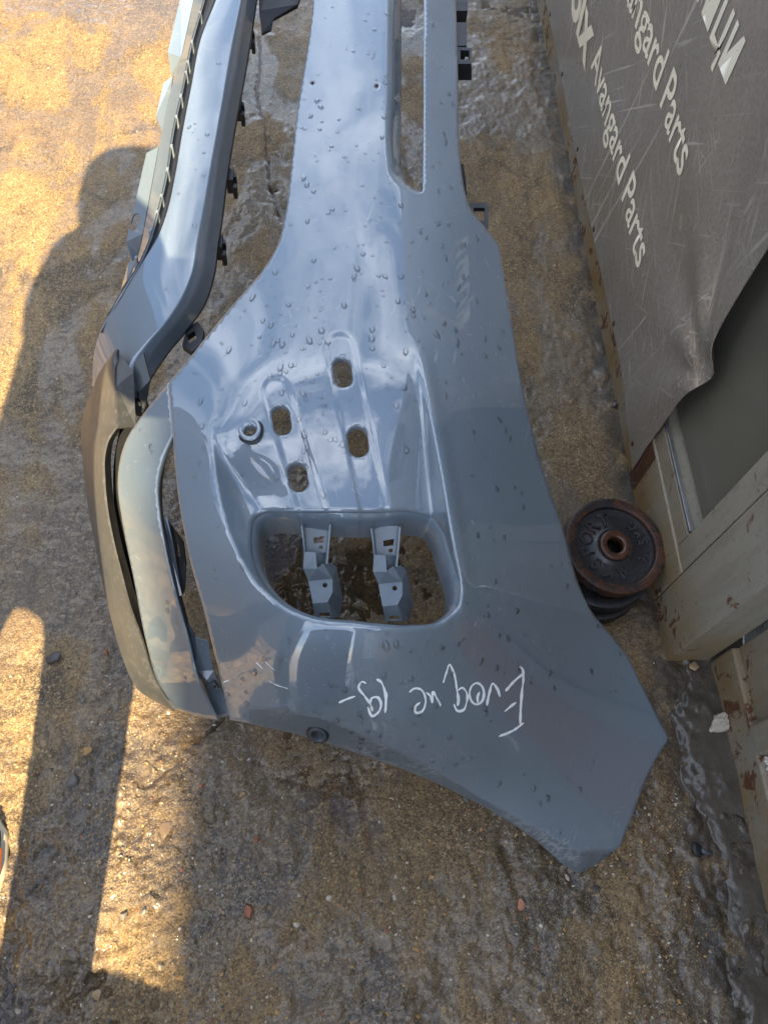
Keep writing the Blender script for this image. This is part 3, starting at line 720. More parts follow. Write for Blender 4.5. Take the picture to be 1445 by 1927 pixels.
def z_main(uv):
    uv = np.asarray(uv, float).reshape(-1, 2); u, v = uv[:, 0], uv[:, 1]
    z = tps(uv)
    # scoop leading down into the intake
    uL = np.interp(v, UL[:, 0], UL[:, 1]); uR = np.interp(v, URR[:, 0], URR[:, 1])
    ramp = sstep(670, 990, v)**1.1
    wl = 10+78*sstep(800, 985, v); wr = 6+26*sstep(640, 985, v)
    left = np.clip((u-uL)/wl, 0, 1); left = 1-(1-left)**2.2
    dl = sstep(775, 950, v); left = np.where(v < 770, 1.0, left)*dl+(1-dl)*sstep(0, 200, u-398)
    right = np.clip((uR-u)/wr, 0, 1); right = right**0.8*sstep(0, 0.3, right)
    right = np.where(v < 640, sstep(0, 1, (uR-u)/60), right)
    z = z-0.046*ramp*np.clip(left, 0, 1)*np.clip(right, 0, 1)*sstep(1168, 1080, v)
    # raised shoulder outside the right crease
    z = z+0.0035*np.exp(-((u-uR-10)/16)**2)*sstep(600, 720, v)*sstep(1180, 1050, v)
    # shallow channels below the slots
    for a, b, wdt in GRV:
        a = np.array(a, float); b = np.array(b, float); d = b-a; Lg = np.hypot(*d); d /= Lg; q = uv-a
        t = q@d; s = np.abs(q[:, 0]*d[1]-q[:, 1]*d[0]); tt = np.maximum(-t, 0); rr = np.hypot(s, tt)
        z = z-0.0015*sstep(wdt+4, wdt-4, rr)*(t < Lg+20)
    # chamfer round the upper slot
    m = inside(CHPOLY, uv); d = dist_poly(CHLINE, uv, False)
    z = z-np.where(m, 0.028*np.clip(d/24, 0, 1)**1.4*np.where(v > 320, sstep(797, 780, u), u < 776), 0)
    # folded flange along the wheel arch
    d = dist_poly(CREASE, uv, False); vc = np.interp(u, CREASE[:, 0], CREASE[:, 1]); below = (v > vc)
    z = z-np.where(below, np.minimum(d, 45)*0.00062*sstep(430, 560, u), 0)
    # lip of the intake rim
    dr = dist_poly(RIM, uv)
    z = z-0.004*np.exp(-(dr/3.5)**2)
    return np.maximum(z, 0.014)
CHLINE = catmull([(730, -330), (730, 0), (729, 156), (730, 298), (735, 328), (755, 349), (777, 363), (797, 368)], False, 6)
CHPOLY = np.vstack([CHLINE, [(796.2, 366), (796.2, -330)]])
RIM = catmull([(500, 966), (540, 965), (596, 965), (700, 965), (785, 966), (812, 974), (833, 1001), (846, 1040), (857, 1075), (864, 1106), (857, 1142), (828, 1170), (776, 1178), (668, 1172), (581, 1160), (542, 1142), (499, 1099), (479, 1052), (475, 1005), (481, 976)], True, 4)
SLIT = catmull([(752, -330, 'c'), (755, 0), (755, 156), (755, 290), (757, 322), (766, 343), (780, 356), (795, 362, 'c'), (797, 260), (797.5, 130), (798, 0), (798, -330, 'c')], True, 5)
SLIT[:, 1] = np.maximum(SLIT[:, 1], -318)
SLOTS = [obround(645, 701, 35, 58, -0.12), obround(674, 831, 38, 60, -0.12), obround(530, 791, 34, 58, -0.14), obround(561, 898, 36, 56, -0.14)]
SEN = [circ(472, 812.5, 13.5), circ(597, 1378, 12, 9, 20, 0.35)]
SCR = [circ(588, 156, 3.2, n=8), circ(709, 161, 3.2, n=8)]
main_out = catmull(MAIN_OUT, True, 5)
HOLES = [RIM, SLIT]+SLOTS+SEN+SCR
panel('main_panel', main_out, HOLES, z_main, M['paint'], bump_root, step=5.0, thick=0.0028, lip=0.009, mat2=M['scuff'], sel=lambda c: (c[:, 0] > 470) & (c[:, 1] > np.interp(c[:, 0], CREASE[:, 0], CREASE[:, 1])+2))
# return wall of the intake
zr = z_main(RIM); P0 = unproj(RIM, zr); c0 = P0.mean(0); V = []; F = []; n = len(RIM); DEP = [0.0, 0.004, 0.012, 0.030, 0.046]; INS = [0.0, 0.004, 0.007, 0.010, 0.012]
for d_, i_ in zip(DEP, INS):
    for p in P0:
        q = (c0-p); q[2] = 0; q /= np.linalg.norm(q); V.append(p+q*i_-np.array([0, 0, d_+0.001]))
for r_ in range(len(DEP)-1):
    for k in range(n): F.append((r_*n+k, r_*n+(k+1) % n, (r_+1)*n+(k+1) % n, (r_+1)*n+k))
thicken(pymesh('intake_wall', V, F, M['paint'], bump_root), 0.0022, 1)
# return wall of the upper slot
zr = z_main(SLIT)-0.001; P0 = unproj(SLIT, zr); V = [tuple(p) for p in P0]+[(p[0]+0.002, p[1], p[2]-0.022) for p in P0]; n = len(P0)
pymesh('slot_wall', V, [(k, (k+1) % n, n+(k+1) % n, n+k) for k in range(n)], M['paint'], bump_root)
# sensor rings
def ring_part(name, u, v, ro, ri, rot, ry, mat, hgt):
    q0 = z_main([(u, v)])[0]
    du = 8.0; pu = unproj([(u-du, v), (u+du, v), (u, v-du), (u, v+du)], tps([(u-du, v), (u+du, v), (u, v-du), (u, v+du)]))
    nrm = np.cross(pu[1]-pu[0], pu[2]-pu[3]); nrm /= np.linalg.norm(nrm); nrm *= np.sign(nrm[2])
    rows = []
    for rr, hh in ((ro*1.08, -0.0005), (ro, hgt*0.7), (ro*0.92, hgt), (ri*1.12, hgt), (ri, hgt*0.6), (ri*0.98, -0.012)):
        c_ = circ(u, v, rr, rr*ry, 32, rot); rows.append(unproj(c_, tps(c_)-0.050*sstep(640, 985, v)**1.15*(0.55 if u < 500 else 0))+nrm*hh)
    zc = z_main(circ(u, v, ro*1.05, ro*1.05*ry, 32, rot)).mean(); zz = rows[0][:, 2].mean()
    rows = [r_+np.array([0, 0, zc-zz]) for r_ in rows]
    V = np.vstack(rows); F = [(i*32+k, i*32+(k+1) % 32, (i+1)*32+(k+1) % 32, (i+1)*32+k) for i in range(5) for k in range(32)]
    return pymesh(name, V, F, mat, bump_root)
ring_part('sensor_gasket', 471, 812.5, 24, 20, 0, 1.05, M['black'], 0.0012)
ring_part('sensor_gasket', 597, 1378, 20.5, 17, 0.35, 0.72, M['black'], 0.0010)
ring_part('sensor_ring', 471, 812.5, 21, 13.5, 0, 1.05, M['paint'], 0.0026)
ring_part('sensor_ring', 597, 1378, 18, 12, 0.35, 0.72, M['dgrey'], 0.0022)
for (u, v) in ((588, 156), (709, 161)):
    p = at(u, v, float(tps([(u, v)])[0])-0.0015); bm = bmesh.new(); bmesh.ops.create_uvsphere(bm, u_segments=10, v_segments=6, radius=0.0026)
    bmesh.ops.translate(bm, vec=p, verts=bm.verts); bmobj('screw_hole_plug', bm, M['rust'], bump_root, True)

# ---- lower beam
def mixrow(a, b, t, lift):
    ca, cb = catmull(a, False, 3), catmull(b, False, 3); n = 40; o = []
    qa = ca[np.linspace(0, len(ca)-1, n).astype(int)]; qb = cb[np.linspace(0, len(cb)-1, n).astype(int)]
    return [tuple(x*(1-t)+y*t+np.array([0, 0, lift])) for x, y in zip(qa, qb)]
R0 = [(425, -330, .372), (365, 0, .374), (341, 111, .374), (319, 180, .374), (305, 249, .373), (291, 327, .371), (275, 415, .368), (258, 490, .362), (240, 530, .355), (215, 572, .345), (192, 614, .330)]
R1 = [(450, -330, .392), (384, 0, .394), (360, 83, .394), (344, 166, .394), (327, 241, .393), (313, 332, .391), (300, 388, .389), (283, 449, .385), (262, 497, .378), (240, 534, .370), (215, 576, .358), (191, 619, .340)]
R2 = [(462, -330, .372), (395, 0, .374), (370, 76, .374), (352, 166, .374), (335, 245, .374), (321, 332, .372), (308, 390, .370), (291, 446, .368), (266, 496, .368), (240, 537, .363), (216, 578, .352), (190, 622, .336)]
R3 = [(470, -330, .404), (407, 0, .406), (380, 69, .406), (360, 166, .406), (344, 249, .405), (330, 332, .403), (316, 396, .400), (299, 443, .396), (268, 496, .388), (241, 541, .380), (217, 580, .366), (190, 625, .345)]
def lift(row, d0): return [(q[0], q[1], q[2]+d0*(1-float(sstep(430, 650, q[1])))) for q in row]
R0, R1, R2, R3 = [lift(r_, 0.013) for r_ in (R0, R1, R2, R3)]
loft('outer_flange', [R0, R1], 120, M['paint'], bump_root, 0.0025)
loft('groove', [R1, R2, R3], 120, M['black'], bump_root, 0.0015)
B0 = R3[:-1]+[(200, 600, .355), (186, 632, .335), (178, 662, .318), (175, 700, .300), (176, 745, .280)]
BM = [(488, -330, .418), (430, 0, .420), (408, 80, .420), (388, 180, .420), (370, 280, .419), (356, 350, .418), (345, 420, .416), (325, 480, .413), (298, 540, .407), (262, 592, .397), (228, 640, .380), (210, 690, .362), (202, 750, .345)]
BR = [(508, -330, .424), (452, 0, .426), (435, 83, .426), (416, 194, .426), (399, 291, .426), (382, 388, .425), (369, 460, .423), (361, 510, .421), (345, 550, .418), (314, 600, .412), (275, 644, .402), (248, 678, .392), (232, 740, .378)]
BE = [(511, -330, .4232), (455, 0, .4252), (438, 83, .4252), (419, 194, .4252), (402, 291, .4252), (385, 388, .4242), (372, 460, .4222), (364, 510, .4202), (348, 551, .4172), (317, 602, .4112), (278, 647, .4012), (251, 682, .3912), (236, 741, .377)]
BC = [(531, -330, .378), (482, 0, .380), (463, 125, .380), (443, 235, .380), (427, 332, .380), (417, 415, .379), (410, 460, .378), (402, 519, .376), (383, 575, .372), (355, 616, .368), (314, 666, .362), (281, 716, .355), (262, 750, .350)]
BM = lift(BM, 0.0045)
loft('lower_beam', [B0, BM, BR], 160, M['paint'], bump_root, 0.003)
loft('beam_side', [BR, BE, mixrow(BE, BC, .5, .001), BC], 160, M['paint'], bump_root, 0.003)
BD = [(u+3, v+1, z-0.012) for u, v, z in BC]
loft('beam_edge', [[(u, v, z-0.0005) for u, v, z in BC], BD], 160, M['black'], bump_root, 0.003)
# hooks in the groove
hk = catmull(R2, False, 4); r1c = catmull(R1, False, 4); r3c = catmull(R3, False, 4)
for i in range(14):
    t = 0.30+0.55*(i+random.uniform(-.35, .35))/13.0; q = hk[int(t*(len(hk)-1))]; q2 = hk[min(len(hk)-1, int(t*(len(hk)-1))+3)]
    p = at(q[0], q[1], q[2]); d = (at(q2[0], q2[1], q2[2])-p).normalized(); sd_ = d.cross(Vector((0, 0, 1)))
    bm = bmesh.new(); add_box(bm, (-0.0035, -0.001, 0.0), (0.0035, 0.004 if i % 3 else 0.007, 0.021), 0.0006)
    for v_ in bm.verts:
        if v_.co.z > 0.012: v_.co.y -= 0.006; v_.co.x *= 0.6
    bm.transform(Matrix(((sd_.x, d.x, 0, p.x), (sd_.y, d.y, 0, p.y), (sd_.z, d.z, 1, p.z), (0, 0, 0, 1)))); bmobj('hook', bm, M['brk'], bump_root)
# mounting tabs along the outer flange
facets('mounting_tab', [([(341, -8, .372), (366, -8, .376), (341, 108, .374), (316, 98, .366)], []), ([(316, 98, .366), (341, 108, .374), (327, 143, .345), (323, 141, .340)], [])], M['paint'], bump_root, 0.003)
facets('mounting_tab', [([(308, 156, .368), (326, 143, .374), (306, 246, .373), (294, 219, .364)], []), ([(294, 219, .364), (306, 246, .373), (304, 258, .345), (300, 250, .340)], [])], M['paint'], bump_root, 0.003)
facets('mounting_tab', [([(276, 288, .362), (299, 276, .371), (286, 345, .370), (269, 440, .366), (238, 455, .352), (262, 350, .358)], [obround(254, 418, 14, 34, 0.35)]), ([(238, 455, .352), (269, 440, .366), (262, 480, .330), (250, 492, .322)], [])], M['paint'], bump_root, 0.003)
facets('mounting_tab', [([(242, 495, .350), (258, 488, .358), (238, 530, .352), (228, 545, .330)], [])], M['paint'], bump_root, 0.003)
# black hook clips under the beam's inner edge
for (u, v) in ((455, 195), (440, 330), (419, 455), (475, 60)):
    p = at(u-3, v, 0.362); bm = bmesh.new(); add_box(bm, (-0.010, -0.016, -0.026), (0.003, 0.014, 0.004), 0.002); add_box(bm, (0.001, -0.024, -0.030), (0.008, -0.012, -0.006), 0.001); add_box(bm, (0.001, -0.004, -0.018), (0.007, 0.006, 0.0), 0.001)
    bm.transform(Matrix.Translation(p)); bmobj('hook_clip', bm, M['black'], bump_root)
def frame_clip(name, quad, hole, z, mat, thick=0.012):
    return facets(name, [([(u, v, z) for u, v in quad], [hole])], mat, bump_root, thick)
frame_clip('square_clip', [(352, 618), (372, 604), (384, 620), (380, 645), (362, 662), (343, 650)], [(352, 632), (366, 622), (371, 637), (357, 646)], .362, M['black'])
frame_clip('square_clip', [(254, 735), (272, 735), (278, 758), (270, 776), (254, 774)], [(258, 748), (267, 744), (271, 754), (266, 764), (259, 764)], .350, M['black'])
facets('end_bracket', [([(247, 690, .385), (270, 664, .400), (283, 715, .385), (262, 738, .372)], []), ([(262, 738, .372), (283, 715, .385), (279, 745, .360), (270, 770, .350), (252, 735, .350)], [])], M['dgrey'], bump_root, 0.004)
# dark inner carrier seen in the far gap
facets('inner_carrier', [([(486, -60, .36), (585, -60, .36), (560, 8, .34), (515, 35, .33), (512, 55, .32), (494, 62, .32), (488, 20, .34)], [])], M['black'], bump_root, 0.01)
# upper edge clips
for (a, b, c, d) in ((859, 0, 880, 20), (859, 42, 878, 86)):
    facets('edge_clip', [([(a-6, b, .452), (c, b, .452), (c, d, .452), (a-6, d, .452)], [])], M['black'], bump_root, 0.03)
facets('edge_clip', [([(858, 88, .455), (887, 90, .455), (887, 120, .455), (858, 120, .455)], [[(866, 94), (883, 95), (883, 112), (866, 112)]]), ([(858, 120, .455), (887, 120, .455), (887, 151, .425), (858, 151, .425)], [])], M['black'], bump_root, 0.012)
facets('edge_clip', [([(880, 383, .432), (914, 381, .432), (919, 387, .432), (918, 436, .425), (880, 436, .425)], [[(891, 391), (912, 391), (912, 418), (891, 408)]])], M['black'], bump_root, 0.008)
facets('edge_clip', [([(866, 305, .45), (872, 310, .445), (877, 345, .44), (878, 368, .435), (868, 368, .44)], [])], M['black'], bump_root, 0.01)

# ---- lower corner strip and satin trim
ST_OUT = catmull([(318, 719, 'c'), (322, 770), (327, 818, 'c'), (311, 852), (300, 890), (297, 920), (300, 958), (311, 1025), (330, 1108), (353, 1191), (376, 1280), (412, 1353, 'c'), (370, 1345), (328, 1331, 'c'), (297, 1281), (275, 1205), (253, 1094), (231, 983), (222, 905), (228, 858), (243, 818), (262, 790)], True, 5)
st = TPS([(318, 719, .456), (324, 780, .455), (326, 818, .452), (262, 790, .425), (300, 890, .432), (228, 858, .402), (222, 905, .394), (260, 900, .417), (300, 958, .420), (231, 983, .368), (268, 990, .393), (311, 1025, .400), (253, 1094, .318), (295, 1094, .345), (330, 1108, .360), (275, 1205, .256), (317, 1180, .290), (353, 1191, .305), (297, 1281, .185), (340, 1270, .225), (376, 1280, .245), (328, 1331, .150), (412, 1353, .185)], 0.0005)
FOLD = np.array([(322, 1060), (319, 1094), (319, 1177), (317, 1246), (297, 1284)], float)
def z_st(uv):
    uv = np.asarray(uv, float).reshape(-1, 2); uf = np.interp(uv[:, 1], FOLD[:, 1], FOLD[:, 0])
    return st(uv)+0.00035*np.clip(uv[:, 0]-uf, 0, 60)*sstep(1040, 1180, uv[:, 1])
panel('corner_strip', ST_OUT, [], z_st, M['paint'], bump_root, 5, 0.0028, 0.012)
T2 = [(221, 659, .402), (220, 727, .398), (223, 803, .392, 'c'), (206, 829, .384), (199, 857, .376), (199, 904, .362), (203, 950, .346), (214, 1011, .324), (231, 1080, .296), (250, 1149, .262), (269, 1199, .230), (297, 1281, .180), (330, 1333, .145)]
T0 = [(221, 660, .395), (189, 707, .330), (175, 741, .300), (161, 782, .275), (157, 824, .262), (160, 865, .252), (165, 921, .240), (173, 969, .230), (186, 1038, .212), (200, 1108, .192), (217, 1177, .168), (236, 1240, .142), (264, 1296, .115), (297, 1318, .110), (330, 1336, .115)]
T3 = [(224, 661, .392), (226, 727, .386), (228, 806, .372, 'c'), (214, 832, .356), (210, 857, .345), (211, 904, .330), (216, 950, .314), (227, 1011, .292), (245, 1080, .264), (263, 1149, .232), (280, 1199, .202), (303, 1281, .158), (332, 1334, .135)]
loft('lower_trim', [T0, mixrow(T0, T2, .25, .012), mixrow(T0, T2, .55, .014), mixrow(T0, T2, .85, .006), T2], 120, M['satin'], bump_root, 0.003)
loft('trim_return', [[(q[0], q[1], q[2]-0.0006)+tuple(q[3:]) for q in T2], T3], 120, M['black'], bump_root, 0.002)
facets('trim_end_cap', [([(221, 659, .402), (252, 700, .392), (256, 803, .372), (223, 805, .392), (220, 727, .398)], [])], M['satin'], bump_root, 0.004)
loft('gap_filler', [[(226, 806, .345), (216, 860, .330), (214, 930, .312), (226, 1011, .280), (250, 1100, .245), (278, 1200, .19), (302, 1283, .145)], [(262, 800, .36), (245, 860, .345), (240, 930, .325), (252, 1011, .29), (275, 1100, .255), (298, 1200, .20), (318, 1290, .155)]], 60, M['black'], bump_root, 0.002)
facets('inner_bracket', [([(343, 1150, .30), (352, 1172, .295), (368, 1200, .285), (392, 1207, .28), (402, 1262, .25), (390, 1280, .245), (372, 1262, .25), (352, 1190, .285)], []),
                         ([(372, 1262, .25), (390, 1280, .245), (402, 1262, .25), (418, 1300, .225), (432, 1345, .20), (412, 1353, .185), (392, 1312, .21)], [])], M['paint'], bump_root, 0.003)
facets('inner_clip', [([(386, 1290, .240), (404, 1282, .246), (412, 1296, .240), (394, 1308, .230)], [circ(405, 1292, 2.5, n=8).tolist()])], M['dgrey'], bump_root, 0.004)
facets('black_insert', [([(313, 975, .37), (322, 985, .365), (345, 1020, .355), (350, 1060, .34), (348, 1110, .32), (342, 1122, .315), (330, 1085, .33), (318, 1030, .35)], [[(332, 1020), (338, 1030), (340, 1048), (334, 1046)]])], M['black'], bump_root, 0.004)
facets('insert_rail', [([(311, 974, .385), (315, 972, .385), (325, 1020, .37), (343, 1120, .33), (338, 1122, .33), (318, 1030, .365)], [])], M['paint'], bump_root, 0.002)
loft('slot_liner', [[(327, 822, .440), (313, 855, .425), (303, 895, .415), (301, 958, .40), (313, 1025, .385), (333, 1108, .345), (356, 1191, .295), (378, 1278, .235)], [(327, 826, .425), (316, 858, .405), (308, 897, .395), (307, 958, .38), (319, 1025, .365), (339, 1108, .325), (361, 1191, .275), (382, 1276, .222)]], 60, M['dgrey'], bump_root, 0.002)
# ---- brackets across the intake
def z5(x, y, z): return (450+x/3.211, 920+y/3.211, z)
def h5(pts): return [(450+x/3.211, 920+y/3.211) for x, y in pts]
def bracket(ox, oy):
    f = lambda x, y, z: z5(x+ox, y+oy, z); g = lambda pts: h5([(x+ox, y+oy) for x, y in pts])
    cir = lambda x, y, r_: circ(450+(x+ox)/3.211, 920+(y+oy)/3.211, r_/3.211, n=12).tolist()
    polys = [([f(818, 225, .425), f(962, 222, .425), f(942, 402, .408), f(832, 402, .408)], [g([(870, 312), (936, 302), (932, 342), (872, 348)]), cir(915, 372, 13)]),
             ([f(804, 240, .442), f(818, 225, .425), f(832, 402, .408), f(820, 398, .424)], []),
             ([f(962, 222, .425), f(966, 232, .442), f(946, 470, .418), f(932, 462, .402), f(942, 402, .408)], []),
             ([f(820, 398, .424), f(884, 402, .424), f(892, 500, .414), f(808, 500, .410)], []),
             ([f(884, 402, .424), f(832, 402, .408), f(942, 402, .408), f(932, 462, .402), f(892, 500, .398), f(892, 500, .414)], []),
             ([f(808, 500, .410), f(892, 500, .414), f(932, 470, .414), f(985, 562, .395), f(840, 574, .395)], []),
             ([f(840, 574, .395), f(985, 562, .395), f(986, 640, .392), f(956, 702, .390), f(866, 710, .390)], [cir(940, 600, 15)]),
             ([f(866, 710, .390), f(956, 702, .390), f(992, 800, .372), f(884, 800, .372)], [g([(905, 768), (965, 766), (972, 792), (912, 794)])]),
             ([f(932, 470, .414), f(975, 462, .395), f(1012, 490, .380), f(1050, 690, .345), f(1030, 790, .340), f(992, 800, .372), f(956, 702, .390), f(986, 640, .392), f(985, 562, .395)], [])]
    return facets('intake_bracket', polys, M['brk'], bump_root, 0.0022)
bracket(0, 0); bracket(-421, -18)
# ---- handwriting in white marker (upside down as seen from here)
def stroke(bm, pts, wpx, zf, lift=0.0004):
    c = catmull(pts, False, 2.0); z = zf(c); P = unproj(c, z+lift); n = len(P)
    t = np.gradient(c, axis=0); t /= np.linalg.norm(t, axis=1)[:, None]+1e-9; nrm = np.c_[-t[:, 1], t[:, 0]]
    wv = wpx/2*(1+0.45*fbm(c[:, 0], c[:, 1], 0.09, 2, 12)*2)*np.minimum(1, 0.45+np.minimum(np.arange(n), n-1-np.arange(n))/4.0); a = c+nrm*wv[:, None]; b = c-nrm*wv[:, None]
    pa = unproj(a, zf(a)+lift*0.4); pb = unproj(b, zf(b)+lift*0.4)
    va = [bm.verts.new(p) for p in pa]; vm = [bm.verts.new(p+np.array([0, 0, 0.0003])) for p in P]; vb = [bm.verts.new(p) for p in pb]
    for i in range(n-1):
        bm.faces.new((va[i], vm[i], vm[i+1], va[i+1])); bm.faces.new((vm[i], vb[i], vb[i+1], vm[i+1]))
def z6(pts): return [(550+x/1.979, 1150+y/1.979) for x, y in pts]
def arcp(cx_, cy_, rx, ry, a0, a1, n=12): return [(cx_+rx*math.cos(a0+(a1-a0)*k/n), cy_+ry*math.sin(a0+(a1-a0)*k/n)) for k in range(n+1)]
def z7(pts): return [(620+x/3.705, 1230+y/3.705) for x, y in pts]
WRI = [[(1318, 90), (1338, 100), (1350, 160), (1341, 260), (1332, 380), (1328, 492)], [(1357, 135), (1300, 180), (1225, 262)], [(1300, 340), (1262, 368), (1220, 404)], [(1352, 482), (1290, 530), (1180, 578)],
       [(1188, 302), (1166, 240), (1138, 208), (1115, 270), (1095, 366)], arcp(1026, 280, 50, 74, 0.6, 9.4, 28), [(1045, 266), (1032, 300), (1034, 348)],
       [(792, 205), (815, 130), (836, 76), (864, 130), (888, 255), (898, 330), (892, 365)], [(888, 262), (925, 238), (958, 280), (955, 340), (930, 395), (893, 400), (866, 352)],
       [(774, 366), (748, 312), (722, 268), (716, 342), (700, 292), (672, 270)], [(556, 270), (590, 244), (636, 250), (666, 300), (666, 360), (640, 406), (602, 412), (596, 374), (632, 340)],
       [(328, 178), (356, 195), (379, 240), (391, 300), (388, 414)], [(398, 268), (394, 330), (392, 400)], [(257, 208), (228, 196), (204, 228), (248, 300), (288, 358), (300, 402)], [(266, 372), (300, 436), (340, 410), (358, 342), (335, 305), (296, 310), (284, 352)], [(65, 343), (120, 318), (180, 297)]]
for grp in (WRI[:11], WRI[11:]):
    bm = bmesh.new()
    for s_ in grp: stroke(bm, z7(s_), 4.2, z_main)
    wr = bmobj('marker_word', bm, M['marker'], bump_root, True)
bm = bmesh.new()
for s_, w_ in (([(482, 1246), (489, 1253), (495, 1259)], 2.2), ([(498, 1243), (508, 1254), (518, 1262)], 1.0), ([(506, 1281), (518, 1288), (542, 1296)], 1.2), ([(421, 1284), (431, 1280)], 4)):
    stroke(bm, s_, w_, z_main, 0.0003)
sm_ = bmobj('scratch_marks', bm, M['marker'], bump_root, True); tag(sm_, kind='stuff')

# ------------------------------------------------------------------ rain drops on the bumper
def drops(zf, poly, holes, n, dens, smin, smax):
    lo, hi = poly.min(0), poly.max(0); out = []
    uv = np.c_[RNG.uniform(lo[0], hi[0], n*8), RNG.uniform(max(lo[1], -60), hi[1], n*8)]
    k = inside(poly, uv) & (dist_poly(poly, uv) > 6)
    for h in holes: k &= ~inside(h, uv); 
    uv = uv[k]
    for h in holes: uv = uv[dist_poly(h, uv) > 7]
    cl = sstep(-0.25, 0.30, fbm(uv[:, 0], uv[:, 1], 0.012, 3, 19))
    uv = uv[[RNG.random() < dens(q_[0], q_[1])*(0.18+0.82*c_) for q_, c_ in zip(uv, cl)]][:n]
    e = 2.0; p = unproj(uv, zf(uv)); px = unproj(uv+[e, 0], zf(uv+[e, 0]))-p; py = unproj(uv-[0, e], zf(uv-[0, e]))-p
    nr = np.cross(px, py); nr /= np.linalg.norm(nr, axis=1)[:, None]
    for i in range(len(uv)):
        s = smin+(smax-smin)*RNG.random()**4.2
        out.append((p[i], nr[i]*np.sign(nr[i][2]), s))
    return out
def dm(u, v):
    d = 0.5
    if u < 800 and v < 700: d = 0.8
    if 620 < v < 900 and 520 < u < 860: d = 1.0
    if v > 1250 and u > 900: d = 0.40
    if 1190 < v < 1450 and 560 < u < 900: d = 0.8
    return d
DR = drops(z_main, main_out, HOLES, 1700, dm, 0.0006, 0.0043)
bmz = TPS([(u, v, z) for r_ in (B0[::2], BM[::2], BR[::2]) for u, v, z in r_], 0.0003)
bpoly = np.vstack([catmull(B0, False, 8)[:, :2], catmull(BR, False, 8)[::-1, :2]])
DR += drops(lambda q: bmz(q)-0.0002, bpoly, [], 130, lambda u, v: 0.7, 0.0010, 0.0042)
DR += drops(z_st, ST_OUT, [], 60, lambda u, v: 0.6, 0.0008, 0.0032)
V = []; F = []; k = 0; NS = 12
for p, nr, s in DR:
    g = np.array([0, 0, -1.0]); g = g-nr*(g@nr); gl_ = np.linalg.norm(g)
    if gl_ < 0.55: a = RNG.uniform(0, 6.28); g = np.array([0.30*math.cos(a)+0.1, -1+0.3*math.sin(a), 0]); g -= nr*(g@nr)
    g /= np.linalg.norm(g); b = np.cross(nr, g)
    st_ = RNG.uniform(1.0, 1.35) if s < 0.003 else RNG.uniform(1.15, 2.2); wob = RNG.uniform(0.85, 1.15, NS); hh = s*RNG.uniform(0.36, 0.52)
    ring = []
    for lv, (rr, hz) in enumerate(((1.0, -0.05), (0.93, 0.35), (0.68, 0.78), (0.34, 0.96))):
        for j in range(NS):
            a = 2*math.pi*j/NS; q = math.cos(a); taper = 1-0.25*max(0, -q) if st_ > 1.3 else 1
            V.append(p+s*rr*wob[j]*(g*q*st_+b*math.sin(a)*taper)+nr*hh*hz)
    V.append(p+nr*hh)
    for lv in range(3):
        for j in range(NS): F.append((k+lv*NS+j, k+lv*NS+(j+1) % NS, k+(lv+1)*NS+(j+1) % NS, k+(lv+1)*NS+j))
    for j in range(NS): F.append((k+3*NS+j, k+3*NS+(j+1) % NS, k+4*NS))
    k += 4*NS+1
dro = pymesh('rain_drops', V, F, M['drop'], None, True); tag(dro, 'clear rain drops beaded on the bumper', 'rain drops', kind='stuff')

# ================================================================== the photographer (only a shoe shows; the shadow falls on the concrete)
per = empty('person', (-0.50, -0.1, 0)); tag(per, 'person in dark clothes standing at the left edge, shoe tip and shadow showing', 'person')
J = {'pel': ((-.53, -.17, .93), .125), 'sp': ((-.51, -.10, 1.12), .150), 'ch': ((-.50, -.01, 1.33), .155), 'nk': ((-.515, .07, 1.50), .095), 'hd': ((-.49, .12, 1.60), .160), 'ht': ((-.475, .14, 1.69), .130),
     'lh': ((-.625, -.15, .86), .095), 'lk': ((-.655, .00, .48), .068), 'la': ((-.650, .00, .10), .052), 'rh': ((-.430, -.19, .86), .095), 'rk': ((-.422, -.24, .47), .078), 'ra': ((-.425, -.31, .10), .070),
     'ls': ((-.63, .03, 1.42), .060), 'le': ((-.635, .04, 1.16), .046), 'lw': ((-.30, .06, 1.30), .050), 'lf': ((-.07, -.03, 1.37), .036), 'rs': ((-.35, .02, 1.46), .085), 're': ((-.27, -.06, 1.22), .070), 'rw': ((-.12, -.12, 1.36), .045), 'rf': ((.03, -.06, 1.37), .036)}
EDG = [('pel', 'sp'), ('sp', 'ch'), ('ch', 'nk'), ('nk', 'hd'), ('hd', 'ht'), ('pel', 'lh'), ('lh', 'lk'), ('lk', 'la'), ('pel', 'rh'), ('rh', 'rk'), ('rk', 'ra'), ('ch', 'ls'), ('ls', 'le'), ('le', 'lw'), ('ch', 'rs'), ('rs', 're'), ('re', 'rw'), ('lw', 'lf'), ('rw', 'rf')]
kn = list(J); me = bpy.data.meshes.new('body'); me.from_pydata([J[k_][0] for k_ in kn], [(kn.index(a), kn.index(b)) for a, b in EDG], []); me.update()
body = link_mesh('body', me, mat_plain('dark_clothing', (0.03, 0.035, 0.05), 0.85), per, False)
sk = body.modifiers.new('skin', 'SKIN'); sk.use_smooth_shade = True
for i, k_ in enumerate(kn):
    me.skin_vertices[0].data[i].radius = (J[k_][1], J[k_][1]); me.skin_vertices[0].data[i].use_root = (k_ == 'pel')
sb = body.modifiers.new('sub', 'SUBSURF'); sb.levels = 2; sb.render_levels = 2
